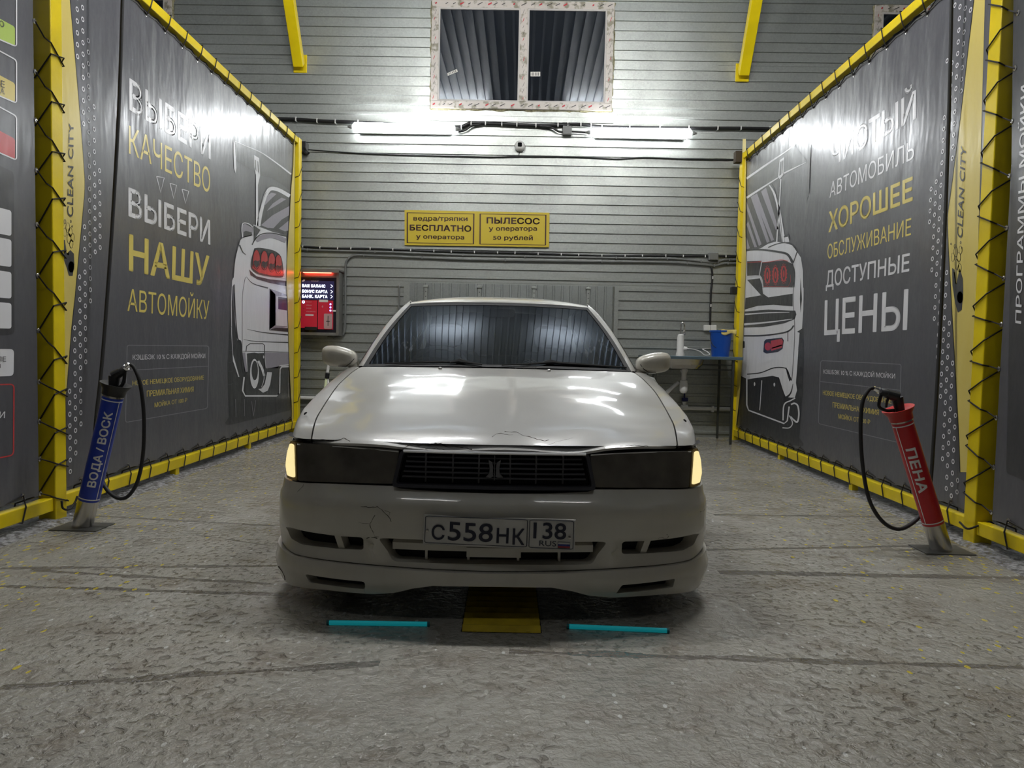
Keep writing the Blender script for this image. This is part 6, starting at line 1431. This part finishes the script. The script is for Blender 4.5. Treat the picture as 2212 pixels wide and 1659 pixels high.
gun(T, ax, -1, dict(elbow=(247, 812), mid=(262, 803), nip=(270, 796), nip2=(280, 787), guard=[(270, 800), (268, 822), (262, 834), (252, 838)], trig=[(253, 815), (251, 826), (248, 838)]), Yg,
    'black spray gun with yellow trigger resting in the blue-sleeved tube', [(290, 795, Yg), (303, 830, Yg), (311, 900, Yg+.03), (309, 980, Yg+.05), (297, 1040, Yg+.05), (275, 1073, Yg+.03), (250, 1074, Yg+.03), (226, 1050, Yg+.05), (216, 1010, Yg+.12), (205, 960, 4.15), (208, 900, 4.2), (217, 820, 4.25), (228, 690, 4.3), (243, 480, 4.35), (256, 250, 4.35), (263, 60, 4.35), (268, -160, 4.35)],
    'black hose hanging past the left banner and looping to the blue-sleeved tube')
t, B0, T, ax = holder(1, (2034, 1189), (1942, 889), 0, mat('sleeve_red', (.46, .012, .018), .32), 'ПЕНА', 'steel tube holder with red sleeve reading ПЕНА at the right post', (.35, .60, -.024, .024), mat('collar_red', (.45, .015, .015), .4))
Yg = T.y
gun(T, ax, 1, dict(elbow=(1938, 858), mid=(1915, 850), nip=(1902, 845), nip2=(1888, 838), guard=[(1905, 848), (1899, 868), (1900, 880), (1915, 887), (1932, 886)], trig=[(1920, 855), (1916, 866), (1914, 880)]), Yg,
    'black spray gun resting in the red-sleeved tube', [(1877, 842, Yg), (1863, 870, Yg), (1859, 930, Yg), (1864, 1010, Yg), (1878, 1080, Yg), (1905, 1125, Yg+.02), (1938, 1143, Yg+.02), (1968, 1132, Yg+.05), (1990, 1108, Yg+.10), (2008, 1060, 4.1), (2018, 930, 4.15), (2027, 780, 4.2), (2038, 560, 4.25), (2047, 330, 4.3), (2053, 120, 4.3), (2059, -160, 4.3)],
    'black hose hanging past the right banner and looping to the red-sleeved tube')
# loose cord ends at the foot of the two front posts
for side, pts, lab in ((-1, [(133, 1082), (136, 1098), (150, 1100), (162, 1085), (167, 1072)], 'black cord end trailing at the foot of the left front post'), (1, [(2074, 1135), (2082, 1150), (2110, 1140), (2138, 1130), (2150, 1142)], 'black cords knotted round the foot of the right front post')):
    X = XL+.02 if side < 0 else XR-.02
    if side < 0: P_ = bez([PX(a, b, X) for a, b in pts], 6)
    else: P_ = bez([PX(2073, 1128, X-.0), PY(2090, 1142, YF_R-.012), PY(2115, 1135, YF_R-.012), PY(2140, 1128, YF_R-.012), PY(2152, 1142, YF_R-.02)], 6)
    ob = MB().tube(P_, .006, 6).build('cord_end', M_ROPE, None, smooth='all', loc=P_[0]); tag(ob, lab, 'cord')
# ------------------------------------------------------------------ under the nose
for a, b, lab in (((711, 1345), (923.5, 1348), 'thin glowing cyan tube on the floor under the left half of the bumper'), ((1229, 1353), (1441, 1362), 'thin glowing cyan tube on the floor under the right half of the bumper')):
    A, B = PZ(a[0], a[1], .009), PZ(b[0], b[1], .009)
    t = thing('light_tube', lab, 'light', (A+B)/2-Vector((0, 0, .009)), 0, 'cyan light tubes under the car')
    MB().tube([A, B], .0085, 10).build('glow_tube', mat('cyan_glow', (.01, .35, .40), .35, emit=.10, emitc=(.02, .75, .85)), t, smooth=True)
    for P_, Q_ in ((A, B), (B, A)): d = (P_-Q_).normalized(); MB().tube([P_-d*.001, P_+d*.008], .009, 10).build('end_cap', mat('cap_teal', (.02, .16, .18), .5), t, smooth=True)
A, B = PZ(998, 1366), PZ(1168, 1369); d = (B-A); d.z = 0; L_ = d.length; dx = d.normalized(); dyv = Vector((-dx.y, dx.x, 0))
t = thing('drain_grate', 'yellow slatted drain grate on the floor under the middle of the bumper', 'grate', (A+B)/2)
M_YG = mat('grate_yellow', (.55, .40, .02), .45, noise=.3, nscale=12)
for k in range(8):
    o = A+dyv*(.060*k); m = MB(); e = .004
    vs = [o+Vector((0, 0, .003)), o+dx*L_+Vector((0, 0, .003)), o+dx*L_+dyv*.030+Vector((0, 0, .017)), o+dyv*.030+Vector((0, 0, .017))]
    m.add(vs+[v+dyv*.005 for v in vs], [(0, 1, 2, 3), (7, 6, 5, 4), (0, 4, 5, 1), (1, 5, 6, 2), (2, 6, 7, 3), (3, 7, 4, 0)]); m.build('slat', M_YG, t)
m = MB(); q0 = A-dx*.004+dyv*.002; vs = [q0, q0+dx*(L_+.008), q0+dx*(L_+.008)+dyv*.47, q0+dyv*.47]; m.add([v+Vector((0, 0, .0015)) for v in vs], [(0, 1, 2, 3)]); m.build('drain_shade_plate', M_DARKIN, t)  # flat black plate standing in for the shade below the slats
for xq in (.04, L_-.052):
    m = MB(); q = A+dx*xq; vs = [q, q+dx*.012, q+dx*.012+dyv*.46, q+dyv*.46]; m.add([v+Vector((0, 0, .002)) for v in vs]+[v+Vector((0, 0, .007)) for v in vs], [(0, 3, 2, 1), (4, 5, 6, 7), (0, 1, 5, 4), (1, 2, 6, 5), (2, 3, 7, 6), (3, 0, 4, 7)]); m.build('grate_bar', M_YG, t)
